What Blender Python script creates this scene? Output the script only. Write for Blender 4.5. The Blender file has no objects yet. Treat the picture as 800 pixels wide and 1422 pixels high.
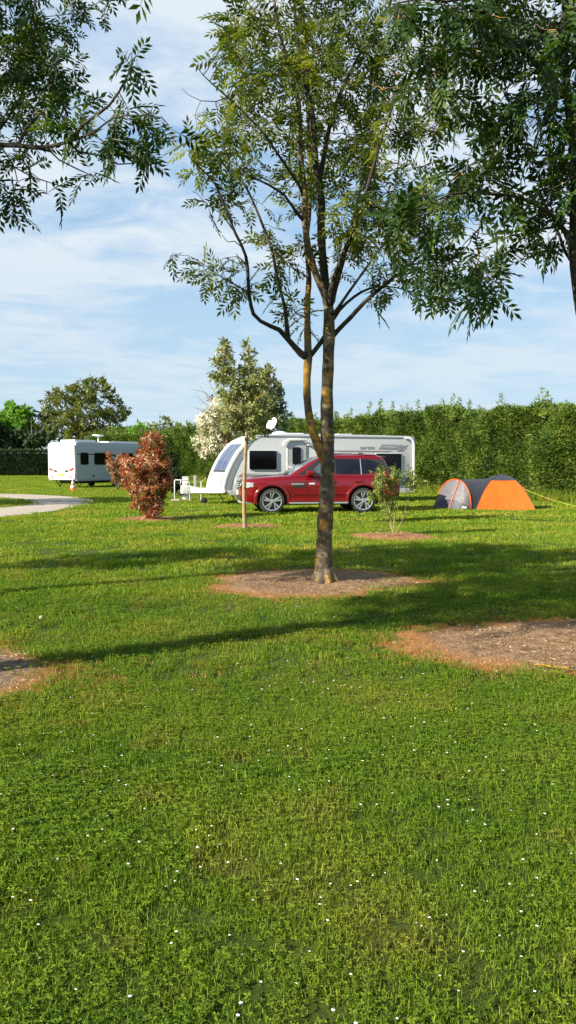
import bpy, bmesh, math, random
import numpy as np
from mathutils import Vector, Matrix
random.seed(7)
RNG = np.random.default_rng(7)
scene = bpy.context.scene
COL = scene.collection
R = math.radians

# ------------------------------------------------------------------ camera
F_PX, CX, CY, HORIZON, CAM_H = 1100.0, 400.0, 711.0, 642.0, 1.55
PITCH = math.atan((CY - HORIZON) / F_PX)
cam_d = bpy.data.cameras.new('camera')
cam = bpy.data.objects.new('camera', cam_d); COL.objects.link(cam)
cam.location = (0, 0, CAM_H); cam.rotation_euler = (math.pi / 2 - PITCH, 0, 0)
cam_d.sensor_fit = 'VERTICAL'; cam_d.sensor_height = 24; cam_d.sensor_width = 24
cam_d.lens = 24 * F_PX / 1422.0
cam_d.clip_start = 0.05; cam_d.clip_end = 3000
scene.camera = cam
cp, sp = math.cos(PITCH), math.sin(PITCH)

def P(px, py, d):
    """world point seen at photo pixel (px,py), at world depth y=d"""
    X = (px - CX) / F_PX; Y = (CY - py) / F_PX
    v = np.array([X, cp + sp * Y, -sp + cp * Y]); t = d / v[1]
    return np.array([v[0] * t, d, CAM_H + v[2] * t])
def G(px, py):
    X = (px - CX) / F_PX; Y = (CY - py) / F_PX
    v = np.array([X, cp + sp * Y, -sp + cp * Y]); t = -CAM_H / v[2]
    return np.array([v[0] * t, v[1] * t])

# ------------------------------------------------------------------ materials
def newmat(name):
    m = bpy.data.materials.new(name); m.use_nodes = True
    nt = m.node_tree; b = nt.nodes['Principled BSDF']
    return m, nt, b
def N(nt, t, **kw):
    n = nt.nodes.new(t)
    for k, v in kw.items():
        if k in ('inp',):
            for a, b in v.items(): n.inputs[a].default_value = b
        else: setattr(n, k, v)
    return n
def L(nt, a, b): nt.links.new(a, b)
def c4(c): return (c[0], c[1], c[2], 1.0)
def ramp(nt, fac, stops, interp='LINEAR'):
    r = nt.nodes.new('ShaderNodeValToRGB'); r.color_ramp.interpolation = interp
    el = r.color_ramp.elements
    while len(el) < len(stops): el.new(0.5)
    for e, (p, c) in zip(el, stops): e.position = p; e.color = c4(c)
    L(nt, fac, r.inputs[0]); return r.outputs[0]
def noise(nt, vec, scale, detail=4, rough=0.55, dist=0.0):
    n = N(nt, 'ShaderNodeTexNoise', inp={'Scale': scale, 'Detail': detail, 'Roughness': rough, 'Distortion': dist})
    if vec is not None: L(nt, vec, n.inputs['Vector'])
    return n.outputs['Fac']
def mixc(nt, fac, a, b, mode='MIX'):
    m = nt.nodes.new('ShaderNodeMix'); m.data_type = 'RGBA'; m.blend_type = mode
    if isinstance(fac, (int, float)): m.inputs[0].default_value = fac
    else: L(nt, fac, m.inputs[0])
    for i, v in ((6, a), (7, b)):
        if isinstance(v, tuple): m.inputs[i].default_value = c4(v)
        else: L(nt, v, m.inputs[i])
    return m.outputs[2]
def maprange(nt, v, a, b, c=0, d=1):
    m = N(nt, 'ShaderNodeMapRange', inp={1: a, 2: b, 3: c, 4: d}); L(nt, v, m.inputs[0]); return m.outputs[0]
def math_(nt, op, a, b=None):
    m = N(nt, 'ShaderNodeMath', operation=op)
    for i, v in ((0, a), (1, b)):
        if v is None: continue
        if isinstance(v, (int, float)): m.inputs[i].default_value = v
        else: L(nt, v, m.inputs[i])
    return m.outputs[0]
def bump(nt, b, h, strength=0.3, dist=0.02):
    n = N(nt, 'ShaderNodeBump', inp={'Strength': strength, 'Distance': dist}); L(nt, h, n.inputs['Height']); L(nt, n.outputs[0], b.inputs['Normal'])
def geo_pos(nt): return N(nt, 'ShaderNodeNewGeometry').outputs['Position']
def obj_co(nt): return N(nt, 'ShaderNodeTexCoord').outputs['Object']

def simple(name, col, rough=0.5, metal=0.0, coat=0.0, var=0.06, scale=6.0, bmp=0.0):
    m, nt, b = newmat(name)
    f = noise(nt, obj_co(nt), scale, 5)
    lo = tuple(max(0, c * (1 - var)) for c in col); hi = tuple(min(1, c * (1 + var)) for c in col)
    L(nt, ramp(nt, f, [(0.3, lo), (0.7, hi)]), b.inputs['Base Color'])
    r = maprange(nt, noise(nt, obj_co(nt), scale * 3, 3), 0.3, 0.7, max(0.02, rough - 0.06), min(1, rough + 0.06))
    L(nt, r, b.inputs['Roughness'])
    b.inputs['Metallic'].default_value = metal
    b.inputs['Coat Weight'].default_value = coat; b.inputs['Coat Roughness'].default_value = 0.04
    if bmp: bump(nt, b, noise(nt, obj_co(nt), scale * 6, 4), bmp, 0.01)
    return m

def leafmat(name, stops, trans=0.4, tcol=(1.0, 1.0, 0.45), rough=0.45, vscale=0.8, nw=0.35):
    m, nt, b = newmat(name)
    at = N(nt, 'ShaderNodeAttribute', attribute_name='rnd').outputs['Fac']
    nz = noise(nt, obj_co(nt), vscale, 3)
    f = math_(nt, 'ADD', math_(nt, 'MULTIPLY', at, 1 - nw), math_(nt, 'MULTIPLY', maprange(nt, nz, 0.36, 0.64), nw))
    c = ramp(nt, f, stops)
    L(nt, c, b.inputs['Base Color']); b.inputs['Roughness'].default_value = rough
    b.inputs['Specular IOR Level'].default_value = 0.35
    tr = nt.nodes.new('ShaderNodeBsdfTranslucent')
    L(nt, mixc(nt, 1.0, c, tcol, 'MULTIPLY'), tr.inputs['Color'])
    mx = N(nt, 'ShaderNodeMixShader', inp={0: trans}); L(nt, b.outputs[0], mx.inputs[1]); L(nt, tr.outputs[0], mx.inputs[2])
    g = N(nt, 'ShaderNodeVectorMath', operation='SCALE')
    L(nt, mx.outputs[0], nt.nodes['Material Output'].inputs['Surface'])
    return m

def barkmat(name, dark, light, lichen=0.0, scale=6.0, pale=0.0):
    m, nt, b = newmat(name)
    co = obj_co(nt)
    mp = N(nt, 'ShaderNodeMapping'); mp.inputs['Scale'].default_value = (1, 1, 0.55); L(nt, co, mp.inputs[0])
    n1 = noise(nt, mp.outputs[0], scale, 6, 0.65); c = ramp(nt, n1, [(0.32, dark), (0.5, tuple((a + b_) / 2 for a, b_ in zip(dark, light))), (0.68, light)])
    mp2 = N(nt, 'ShaderNodeMapping'); mp2.inputs['Scale'].default_value = (1, 1, 2.6); L(nt, co, mp2.inputs[0])
    if pale:
        n3 = noise(nt, mp2.outputs[0], 5.0, 5, 0.6)
        c = mixc(nt, maprange(nt, n3, 0.57, 0.64, 0, pale), c, (0.36, 0.30, 0.20))
        n4 = noise(nt, mp2.outputs[0], 9.0, 5, 0.7)
        c = mixc(nt, maprange(nt, n4, 0.56, 0.63, 0, 0.75), c, (0.035, 0.028, 0.02))
    if lichen:
        n2 = noise(nt, co, 3.1 if lichen > .9 else 6.5, 5, 0.72)
        c = mixc(nt, maprange(nt, n2, 0.545 - lichen * 0.05, 0.60 - lichen * 0.05, 0, 0.92), c, (0.34, 0.19, 0.03))
    L(nt, c, b.inputs['Base Color']); b.inputs['Roughness'].default_value = 0.88
    bump(nt, b, noise(nt, mp.outputs[0], scale * 4, 6, 0.7), 0.7, 0.02)
    return m

M = {}
M['ash_bark'] = barkmat('ash_bark', (0.022, 0.017, 0.012), (0.17, 0.135, 0.085), 0.2, 9, 0.75)
M['lichen_bark'] = barkmat('lichen_bark', (0.028, 0.02, 0.012), (0.19, 0.14, 0.075), 1.1, 7, 0.5)
M['limb_bark'] = barkmat('limb_bark', (0.014, 0.011, 0.008), (0.06, 0.048, 0.032), 0.0, 8)
M['twig_bark'] = barkmat('twig_bark', (0.02, 0.016, 0.012), (0.075, 0.052, 0.032), 0.3, 9)
M['young_bark'] = barkmat('young_bark', (0.20, 0.15, 0.08), (0.36, 0.29, 0.17), 0.4, 14)
M['bg_bark'] = barkmat('bg_bark', (0.08, 0.06, 0.045), (0.2, 0.16, 0.12), 0, 5)
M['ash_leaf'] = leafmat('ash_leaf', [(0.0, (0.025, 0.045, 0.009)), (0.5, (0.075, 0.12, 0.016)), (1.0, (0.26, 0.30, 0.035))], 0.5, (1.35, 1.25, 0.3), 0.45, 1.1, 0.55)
M['ash_leaf_shaded'] = leafmat('ash_leaf_shaded', [(0.0, (0.015, 0.036, 0.009)), (0.6, (0.032, 0.07, 0.012)), (0.85, (0.07, 0.12, 0.018)), (1.0, (0.18, 0.25, 0.035))], 0.42, (1.3, 1.25, 0.35), 0.45, 1.9, 0.55)  # darker copy of the ash leaf, backlit shade put into the colour
M['hedge_leaf'] = leafmat('hedge_leaf', [(0.0, (0.03, 0.065, 0.012)), (0.45, (0.09, 0.155, 0.022)), (0.75, (0.15, 0.215, 0.032)), (1.0, (0.26, 0.30, 0.06))], 0.22, (1.1, 1.2, 0.4), 0.55, 1.3, 0.5)
M['clipped_leaf'] = leafmat('clipped_leaf', [(0.0, (0.012, 0.03, 0.010)), (1.0, (0.04, 0.085, 0.02))], 0.12, (1, 1.1, 0.5), 0.6)
M['bright_leaf'] = leafmat('bright_leaf', [(0.0, (0.10, 0.22, 0.02)), (1.0, (0.22, 0.42, 0.06))], 0.35, (1, 1.1, 0.4))
M['olive_leaf'] = leafmat('olive_leaf', [(0.0, (0.07, 0.10, 0.015)), (0.6, (0.15, 0.18, 0.028)), (1.0, (0.26, 0.27, 0.05))], 0.3, (1.1, 1.1, 0.4))
M['mid_leaf'] = leafmat('mid_leaf', [(0.0, (0.06, 0.12, 0.018)), (1.0, (0.16, 0.25, 0.04))], 0.28)
M['silver_leaf'] = leafmat('silver_leaf', [(0.0, (0.09, 0.13, 0.03)), (0.35, (0.19, 0.24, 0.05)), (0.7, (0.34, 0.36, 0.17)), (1.0, (0.42, 0.30, 0.18))], 0.3, (1, 1.0, 0.5), 0.4)
M['willow_leaf'] = leafmat('willow_leaf', [(0.0, (0.06, 0.10, 0.04)), (0.5, (0.16, 0.22, 0.09)), (1.0, (0.38, 0.42, 0.24))], 0.25, (1, 1, 0.6))
M['shrub_leaf'] = leafmat('shrub_leaf', [(0.0, (0.09, 0.15, 0.02)), (0.6, (0.2, 0.27, 0.05)), (1.0, (0.36, 0.38, 0.13))], 0.3)
M['shaded_leaf'] = leafmat('shaded_leaf', [(0.0, (0.008, 0.018, 0.008)), (1.0, (0.03, 0.055, 0.02))], 0.1, (1, 1, .6), 0.6)
M['blossom'] = leafmat('blossom', [(0.0, (0.10, 0.13, 0.04)), (0.3, (0.28, 0.29, 0.14)), (0.42, (0.62, 0.60, 0.44)), (1.0, (0.78, 0.76, 0.62))], 0.25, (1, 1, 0.8), 0.7)
M['photinia_leaf'] = leafmat('photinia_leaf', [(0.16, (0.06, 0.085, 0.015)), (0.36, (0.20, 0.20, 0.04)), (0.44, (0.34, 0.06, 0.025)), (0.58, (0.44, 0.09, 0.05)), (0.70, (0.52, 0.22, 0.12)), (0.86, (0.70, 0.56, 0.38))], 0.25, (1.1, 0.85, 0.6), 0.4, 2.2)
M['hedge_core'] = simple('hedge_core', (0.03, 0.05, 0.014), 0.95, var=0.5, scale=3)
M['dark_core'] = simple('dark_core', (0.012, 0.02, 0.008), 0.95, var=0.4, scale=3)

# ------------------------------------------------------------------ object helpers
def tag(o, label=None, cat=None, group=None, kind=None):
    if label: o['label'] = label
    if cat: o['category'] = cat
    if group: o['group'] = group
    if kind: o['kind'] = kind
    return o
def empty(name, loc=(0, 0, 0), rz=0.0):
    o = bpy.data.objects.new(name, None); o.empty_display_size = 0.2
    o.location = loc; o.rotation_euler = (0, 0, rz); COL.objects.link(o); return o
def link(name, me, mat=None, parent=None, smooth=None):
    if mat is not None:
        for m in (mat if isinstance(mat, (list, tuple)) else [mat]): me.materials.append(m)
    o = bpy.data.objects.new(name, me); COL.objects.link(o)
    if parent: o.parent = parent
    if smooth is not None and len(me.polygons):
        me.polygons.foreach_set('use_smooth', np.ones(len(me.polygons), dtype=bool))
        if smooth > 0: me.set_sharp_from_angle(angle=R(smooth))
    return o
def mesh_np(name, verts, faces, mat, parent=None, rnd=None, smooth=None):
    me = bpy.data.meshes.new(name)
    verts = np.asarray(verts, dtype=np.float32); faces = np.asarray(faces, dtype=np.int32)
    k = faces.shape[1]
    me.vertices.add(len(verts)); me.vertices.foreach_set('co', verts.ravel())
    me.loops.add(faces.size); me.loops.foreach_set('vertex_index', faces.ravel())
    me.polygons.add(len(faces)); me.polygons.foreach_set('loop_start', np.arange(len(faces), dtype=np.int32) * k)
    me.polygons.foreach_set('loop_total', np.full(len(faces), k, dtype=np.int32))
    if rnd is not None:
        a = me.attributes.new('rnd', 'FLOAT', 'POINT'); a.data.foreach_set('value', np.asarray(rnd, dtype=np.float32))
    me.update(calc_edges=True)
    return link(name, me, mat, parent, smooth)

class MB:
    """collects shapes into one mesh"""
    def __init__(s): s.v = []; s.f = []
    def add(s, vs, fs):
        n = len(s.v); s.v += [tuple(v) for v in vs]; s.f += [tuple(i + n for i in f) for f in fs]; return s
    def box(s, lo, hi, mtx=None):
        x0, y0, z0 = lo; x1, y1, z1 = hi
        vs = [(x0, y0, z0), (x1, y0, z0), (x1, y1, z0), (x0, y1, z0), (x0, y0, z1), (x1, y0, z1), (x1, y1, z1), (x0, y1, z1)]
        if mtx: vs = [tuple(mtx @ Vector(v)) for v in vs]
        return s.add(vs, [(0, 3, 2, 1), (4, 5, 6, 7), (0, 1, 5, 4), (1, 2, 6, 5), (2, 3, 7, 6), (3, 0, 4, 7)])
    def tube(s, pts, r, n=8, cap=True):
        pts = [Vector(p) for p in pts]; rs = r if isinstance(r, (list, tuple)) else [r] * len(pts)
        vs = []; prev = None
        for i, p in enumerate(pts):
            t = (pts[min(i + 1, len(pts) - 1)] - pts[max(i - 1, 0)]).normalized()
            a = prev if prev is not None else (Vector((0, 0, 1)) if abs(t.z) < 0.9 else Vector((1, 0, 0)))
            a = (a - t * a.dot(t)).normalized(); prev = a; b = t.cross(a)
            for k in range(n):
                th = 2 * math.pi * k / n; vs.append(p + (a * math.cos(th) + b * math.sin(th)) * rs[i])
        fs = []
        for i in range(len(pts) - 1):
            for k in range(n):
                k2 = (k + 1) % n; fs.append((i * n + k, i * n + k2, (i + 1) * n + k2, (i + 1) * n + k))
        if cap: fs += [tuple(range(n))[::-1], tuple(range((len(pts) - 1) * n, len(pts) * n))]
        return s.add(vs, fs)
    def lathe(s, prof, n=24, mtx=None, closed=True):
        """prof: (radius, axial) pairs about local Z"""
        vs = []
        for (r, z) in prof:
            for k in range(n):
                th = 2 * math.pi * k / n; v = Vector((r * math.cos(th), r * math.sin(th), z)); vs.append(mtx @ v if mtx else v)
        fs = []
        for i in range(len(prof) - 1):
            for k in range(n):
                k2 = (k + 1) % n; fs.append((i * n + k, i * n + k2, (i + 1) * n + k2, (i + 1) * n + k))
        if closed:
            fs.append(tuple(range(n))[::-1]); fs.append(tuple(range((len(prof) - 1) * n, len(prof) * n)))
        return s.add(vs, fs)
    def plate(s, pts, off):
        """closed slab: polygon pts (3D list) and the same polygon shifted by off"""
        n = len(pts); o = Vector(off); a = [Vector(p) for p in pts]
        fs = [tuple(range(n)), tuple(range(2 * n - 1, n - 1, -1))] + [(i, i + n, (i + 1) % n + n, (i + 1) % n) for i in range(n)]
        return s.add(a + [p + o for p in a], fs)
    def build(s, name, mat, parent=None, smooth=None, bevel=0.0, label=None):
        me = bpy.data.meshes.new(name); me.from_pydata(s.v, [], s.f); me.update()
        bm = bmesh.new(); bm.from_mesh(me); bmesh.ops.recalc_face_normals(bm, faces=bm.faces[:])
        if bevel: bmesh.ops.bevel(bm, geom=bm.edges[:], offset=bevel, segments=2, affect='EDGES', profile=0.7)
        bm.to_mesh(me); bm.free()
        o = link(name, me, mat, parent, smooth)
        if label: o['label'] = label
        return o
def rrect(x0, x1, z0, z1, r, n=4):
    out = []
    for (cx, cz, a0) in ((x1 - r, z1 - r, 0), (x0 + r, z1 - r, 90), (x0 + r, z0 + r, 180), (x1 - r, z0 + r, 270)):
        for k in range(n + 1):
            a = R(a0 + 90 * k / n); out.append((cx + r * math.cos(a), cz + r * math.sin(a)))
    return out

# ------------------------------------------------------------------ light
SUN_EL = R(27.0)
sdir = Vector((-0.85 * math.cos(SUN_EL), -0.527 * math.cos(SUN_EL), math.sin(SUN_EL))).normalized()
sun = bpy.data.lights.new('sun', 'SUN'); sun.energy = 5.0; sun.angle = R(0.55); sun.color = (1.0, 0.90, 0.74)
so = bpy.data.objects.new('sun', sun); COL.objects.link(so); so.rotation_euler = sdir.to_track_quat('Z', 'Y').to_euler(); so.location = (-20, -20, 30)
w = bpy.data.worlds.new('World'); scene.world = w; w.use_nodes = True
nt = w.node_tree; bg = nt.nodes['Background']
sky = N(nt, 'ShaderNodeTexSky'); sky.sky_type = 'NISHITA'; sky.sun_disc = False
sky.sun_elevation = SUN_EL; sky.sun_rotation = math.atan2(sdir.x, sdir.y); sky.air_density = 1.0; sky.dust_density = 0.6; sky.ozone_density = 1.6
tc = N(nt, 'ShaderNodeTexCoord').outputs['Generated']
sx = N(nt, 'ShaderNodeSeparateXYZ'); L(nt, tc, sx.inputs[0])
zz = math_(nt, 'ADD', math_(nt, 'MAXIMUM', sx.outputs[2], 0.0), 0.09)
cb = N(nt, 'ShaderNodeCombineXYZ'); L(nt, math_(nt, 'DIVIDE', sx.outputs[0], zz), cb.inputs[0]); L(nt, math_(nt, 'DIVIDE', sx.outputs[1], zz), cb.inputs[1])
mpc = N(nt, 'ShaderNodeMapping'); mpc.inputs['Scale'].default_value = (0.8, 0.95, 1); mpc.inputs['Rotation'].default_value = (0, 0, R(-14)); mpc.inputs['Location'].default_value = (1.75, 0.35, 0); L(nt, cb.outputs[0], mpc.inputs[0])
n1 = noise(nt, mpc.outputs[0], 0.95, 7, 0.55, 0.25); n2 = noise(nt, mpc.outputs[0], 3.8, 9, 0.62, 0.5)
dens = math_(nt, 'ADD', math_(nt, 'MULTIPLY', n1, 0.62), math_(nt, 'MULTIPLY', n2, 0.38))
mask = maprange(nt, dens, 0.435, 0.565, 0.0, 1.0)
# clouds get thicker to the left/up in the picture, thin near the horizon on the right
grad = math_(nt, 'MULTIPLY', maprange(nt, sx.outputs[2], 0.02, 0.26, 0.35, 1.0), maprange(nt, sx.outputs[2], 0.55, 0.8, 1.0, 0.15))
mask = math_(nt, 'MULTIPLY', mask, grad)
hz = maprange(nt, sx.outputs[2], 0.0, 0.34, 0.78, 0.0)
skyc = mixc(nt, maprange(nt, sx.outputs[2], 0.45, 0.8, 0.74, 0.15), sky.outputs[0], (3.2, 5.3, 7.9))
skyc = mixc(nt, hz, skyc, (5.2, 6.6, 7.3))
skyc = mixc(nt, mask, skyc, (6.2, 6.95, 7.6))
L(nt, skyc, bg.inputs['Color']); bg.inputs['Strength'].default_value = 0.054
scene.view_settings.view_transform = 'Standard'; scene.view_settings.look = 'None'; scene.view_settings.gamma = 1.0
scene.view_settings.exposure = 1.2

# ------------------------------------------------------------------ ground and bare patches
def patch_r(th, seed): return 1 + 0.07 * math.sin(2 * th + seed) + 0.05 * math.sin(3 * th + 2.1 * seed) + 0.035 * math.sin(5 * th + 3.3 * seed) + 0.02 * math.sin(9 * th + seed)
PATCHES = [  # cx, cy, rx, ry, seed, kind
    (0.34, 10.15, 1.42, 1.30, 0.6, 'big'), (2.55, 6.62, 1.62, 1.14, 2.0, 'big'), (-2.62, 5.65, 0.98, 0.92, 4.0, 'litter'),
    (-0.92, 19.1, 0.86, 0.95, 1.2, 'bark'), (2.22, 16.5, 0.86, 0.95, 2.7, 'bark'), (-3.9, 21.6, 0.85, 1.0, 5.1, 'bark')]
def patch_d(x, y):
    """smallest normalised radius over patches (<1 inside)"""
    best = np.full(len(x), 9.0)
    for cx, cy, rx, ry, sd, _ in PATCHES:
        u = (x - cx) / rx; v = (y - cy) / ry; th = np.arctan2(v, u)
        rr = 1 + 0.07 * np.sin(2 * th + sd) + 0.05 * np.sin(3 * th + 2.1 * sd) + 0.035 * np.sin(5 * th + 3.3 * sd) + 0.02 * np.sin(9 * th + sd)
        best = np.minimum(best, np.hypot(u, v) / rr)
    return best

def lawn_color(nt, dark=1.0):
    pos = geo_pos(nt)
    a = noise(nt, pos, 0.55, 5, 0.6); b_ = noise(nt, pos, 2.3, 4, 0.6)
    c = ramp(nt, a, [(0.32, (0.095, 0.185, 0.018)), (0.5, (0.15, 0.235, 0.025)), (0.66, (0.245, 0.27, 0.045))])
    c = mixc(nt, maprange(nt, b_, 0.54, 0.72, 0, 0.6), c, (0.27, 0.21, 0.06))
    return c, pos
m, nt, b = newmat('lawn'); M['lawn'] = m
c, pos = lawn_color(nt)
fine = noise(nt, pos, 38, 6, 0.75); mid = noise(nt, pos, 9, 5, 0.7)
c = mixc(nt, maprange(nt, fine, 0.35, 0.66, 0.85, 0.35), c, (0.03, 0.045, 0.012))
c = mixc(nt, maprange(nt, mid, 0.45, 0.7, 0.0, 0.35), c, (0.10, 0.17, 0.025))
L(nt, c, b.inputs['Base Color']); b.inputs['Roughness'].default_value = 0.9; b.inputs['Specular IOR Level'].default_value = 0.1
bump(nt, b, fine, 1.0, 0.06)
gm = MB(); S_ = 900
nx = 24
xs = np.linspace(-S_, S_, nx); ys = np.linspace(-60, 1400, nx)
vs = [(x, y, 0) for y in ys for x in xs]; fs = [(j * nx + i, j * nx + i + 1, (j + 1) * nx + i + 1, (j + 1) * nx + i) for j in range(nx - 1) for i in range(nx - 1)]
gm.add(vs, fs); tag(gm.build('lawn_ground', M['lawn']), kind='structure')

def dirtmat(name, cols, ring, scale=9):
    m, nt, b = newmat(name); pos = geo_pos(nt)
    f = noise(nt, pos, scale, 7, 0.7); g = noise(nt, pos, scale * 5, 5, 0.7); h = noise(nt, pos, 2.2, 3, 0.5)
    c = ramp(nt, f, [(0.33, cols[0]), (0.5, cols[1]), (0.68, cols[2])])
    c = mixc(nt, maprange(nt, g, 0.55, 0.7, 0, 0.6), c, cols[3])
    c = mixc(nt, maprange(nt, g, 0.44, 0.34, 0, 0.7), c, (0.07, 0.045, 0.03))
    at = N(nt, 'ShaderNodeAttribute', attribute_name='rnd').outputs['Fac']
    e = math_(nt, 'ADD', at, math_(nt, 'MULTIPLY', math_(nt, 'SUBTRACT', h, 0.5), 0.45))
    c = mixc(nt, maprange(nt, e, 0.72, 0.88, 0, 0.85), c, ring)
    L(nt, c, b.inputs['Base Color']); b.inputs['Roughness'].default_value = 0.95; b.inputs['Specular IOR Level'].default_value = 0.1
    bump(nt, b, math_(nt, 'ADD', f, math_(nt, 'MULTIPLY', g, 0.5)), 0.9, 0.05)
    return m
M['dirt'] = dirtmat('dry_earth', [(0.14, 0.08, 0.045), (0.28, 0.175, 0.10), (0.37, 0.245, 0.145), (0.48, 0.34, 0.215)], (0.36, 0.17, 0.065))
M['litter'] = dirtmat('dry_litter', [(0.13, 0.09, 0.06), (0.24, 0.17, 0.12), (0.34, 0.26, 0.18), (0.40, 0.32, 0.23)], (0.38, 0.22, 0.07), 14)
M['barkchip'] = dirtmat('bark_chip', [(0.18, 0.08, 0.035), (0.34, 0.17, 0.08), (0.42, 0.24, 0.13), (0.5, 0.32, 0.19)], (0.38, 0.19, 0.08), 12)
for i, (cx, cy, rx, ry, sd, kd) in enumerate(PATCHES):
    nr, na = 26, 90; vs = []; rn = []
    for j in range(nr + 1):
        t = j / nr
        for k in range(na):
            th = 2 * math.pi * k / na; rr = t * patch_r(th, sd) * (1 + (0.02 * math.sin(23 * th + sd) + 0.02 * random.uniform(-1, 1)) * t)
            x, y = cx + rx * rr * math.cos(th), cy + ry * rr * math.sin(th)
            z = 0.004 + (1 - t ** 3) * (0.03 + 0.012 * math.sin(5 * x + 3 * y) + 0.008 * math.sin(11 * x - 7 * y) + random.uniform(-.006, .006)) * (0 if t > 0.97 else 1)
            vs.append((x, y, z)); rn.append(t)
    fs = [(j * na + k, j * na + (k + 1) % na, (j + 1) * na + (k + 1) % na, (j + 1) * na + k) for j in range(nr) for k in range(na)]
    tag(mesh_np('earth_patch', vs, fs, M[{'big': 'dirt', 'litter': 'litter', 'bark': 'barkchip'}[kd]], rnd=rn, smooth=0), kind='structure')

# clods, chips and dead stalks lying on the patches
def scatter_inside(n, which):
    out = []
    while len(out) < n:
        cx, cy, rx, ry, sd, kd = PATCHES[random.choice(which)]
        th = random.uniform(0, 2 * math.pi); rr = math.sqrt(random.random()) * 0.97 * patch_r(th, sd)
        out.append((cx + rx * rr * math.cos(th), cy + ry * rr * math.sin(th), rr))
    return out
mb = MB()
for x, y, rr_ in scatter_inside(2600, [0, 1, 1, 2]):
    s = random.uniform(0.004, 0.014) * (1.8 if random.random() < .04 else 1); z = 0.004 + (1 - min(1, rr_) ** 3) * .03
    vs = [(x + s * random.uniform(.5, 1.3) * dx, y + s * random.uniform(.5, 1.3) * dy, z + s * random.uniform(.4, .9) * dz) for dx, dy, dz in ((1, 0, 0), (0, 1, 0), (-1, 0, 0), (0, -1, 0), (0, 0, 1), (0, 0, -1))]
    mb.add(vs, [(0, 1, 4), (1, 2, 4), (2, 3, 4), (3, 0, 4), (1, 0, 5), (2, 1, 5), (3, 2, 5), (0, 3, 5)])
tag(mb.build('soil_clods', simple('clod', (0.27, 0.18, 0.11), 0.95, var=0.35, scale=20)), 'small dry clods of earth scattered over the bare patches', 'clods', kind='stuff')
mb = MB()
for x, y, rr_ in scatter_inside(2600, [0, 1, 1, 2, 2, 2, 3, 4, 5]):
    l = random.uniform(0.02, 0.07); a = random.uniform(0, 6.28); ww = random.uniform(0.001, 0.0025); z = 0.010 + (1 - min(1, rr_) ** 3) * .03 + random.uniform(0, .01)
    dx, dy = math.cos(a) * l, math.sin(a) * l
    mb.add([(x - dy / l * ww, y + dx / l * ww, z), (x + dy / l * ww, y - dx / l * ww, z), (x + dx, y + dy, z + random.uniform(-.004, .02)), (x + dx / 2, y + dy / 2, z + ww * 3)], [(0, 1, 2), (1, 3, 2), (0, 3, 1), (0, 2, 3)])
tag(mb.build('straw_litter', simple('straw', (0.42, 0.31, 0.19), 0.9, var=0.4, scale=15)), 'dry straw and bark litter lying over the bare patches', 'litter', kind='stuff')
# lichened stick on the right patch
p0 = G(742, 932); p1 = G(800, 937)
mb = MB(); pts = [(p0[0] + (p1[0] - p0[0]) * t, p0[1] + (p1[1] - p0[1]) * t + 0.012 * math.sin(7 * t), 0.047 + 0.004 * math.sin(9 * t)) for t in np.linspace(0, 1.25, 12)]
mb.tube(pts, [0.008 + 0.003 * math.sin(11 * i) for i in range(12)], 7)
tag(mb.build('fallen_stick', M['lichen_bark'], smooth=0), 'fallen stick with yellow lichen lying on the right-hand earth patch', 'stick')
p0 = G(662, 886); p1 = G(690, 889)
mb = MB(); mb.tube([(p0[0], p0[1], .045), ((p0[0] + p1[0]) / 2, (p0[1] + p1[1]) / 2 + .01, .052), (p1[0], p1[1], .045)], [.004, .006, .005], 6)
tag(mb.build('fallen_stick', M['lichen_bark'], smooth=0), 'short orange twig lying near the shaded edge of the large earth patch', 'stick')

# gravel road
m, nt, b = newmat('gravel'); M['gravel'] = m; pos = geo_pos(nt)
f = noise(nt, pos, 30, 6, 0.8); g = noise(nt, pos, 1.2, 4, 0.6)
c = ramp(nt, f, [(0.3, (0.26, 0.225, 0.18)), (0.7, (0.50, 0.45, 0.38))]); c = mixc(nt, maprange(nt, g, 0.5, 0.7, 0, 0.5), c, (0.55, 0.47, 0.37))
L(nt, c, b.inputs['Base Color']); b.inputs['Roughness'].default_value = 0.95; bump(nt, b, f, 0.6, 0.02)
def smooth_poly(pts, n=6):
    out = []; k = len(pts)
    for i in range(k):
        p0, p1, p2, p3 = [np.array(pts[(i + j - 1) % k]) for j in range(4)]
        for t in np.linspace(0, 1, n, endpoint=False):
            out.append(0.5 * ((2 * p1) + (-p0 + p2) * t + (2 * p0 - 5 * p1 + 4 * p2 - p3) * t * t + (-p0 + 3 * p1 - 3 * p2 + p3) * t ** 3))
    return out
outer = [G(x, y) for x, y in [(-60, 684.5), (0, 685.5), (60, 687.5), (100, 690), (128, 694), (126, 699), (95, 706), (50, 713), (0, 719), (-60, 724)]]
outer = smooth_poly([tuple(p) for p in outer]); outer = [tuple(p) for p in outer]
mb = MB(); mb.add([(x, y, 0.006) for x, y in outer], [tuple(range(len(outer)))])
tag(mb.build('gravel_road', M['gravel']), kind='structure')
isl = smooth_poly([tuple(G(x, y)) for x, y in [(-60, 692), (0, 692), (28, 694), (46, 698), (30, 702), (0, 705), (-60, 708)]])
mb = MB(); mb.add([(x, y, 0.012) for x, y in isl], [tuple(range(len(isl)))])
tag(mb.build('grass_island_ground', M['lawn']), kind='structure')
def inpoly(x, y, poly):
    x = np.asarray(x); y = np.asarray(y); ins = np.zeros(len(x), bool); n = len(poly); j = n - 1
    for i in range(n):
        xi, yi = poly[i][0], poly[i][1]; xj, yj = poly[j][0], poly[j][1]
        c = ((yi > y) != (yj > y)) & (x < (xj - xi) * (y - yi) / (yj - yi + 1e-12) + xi); ins ^= c; j = i
    return ins

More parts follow.
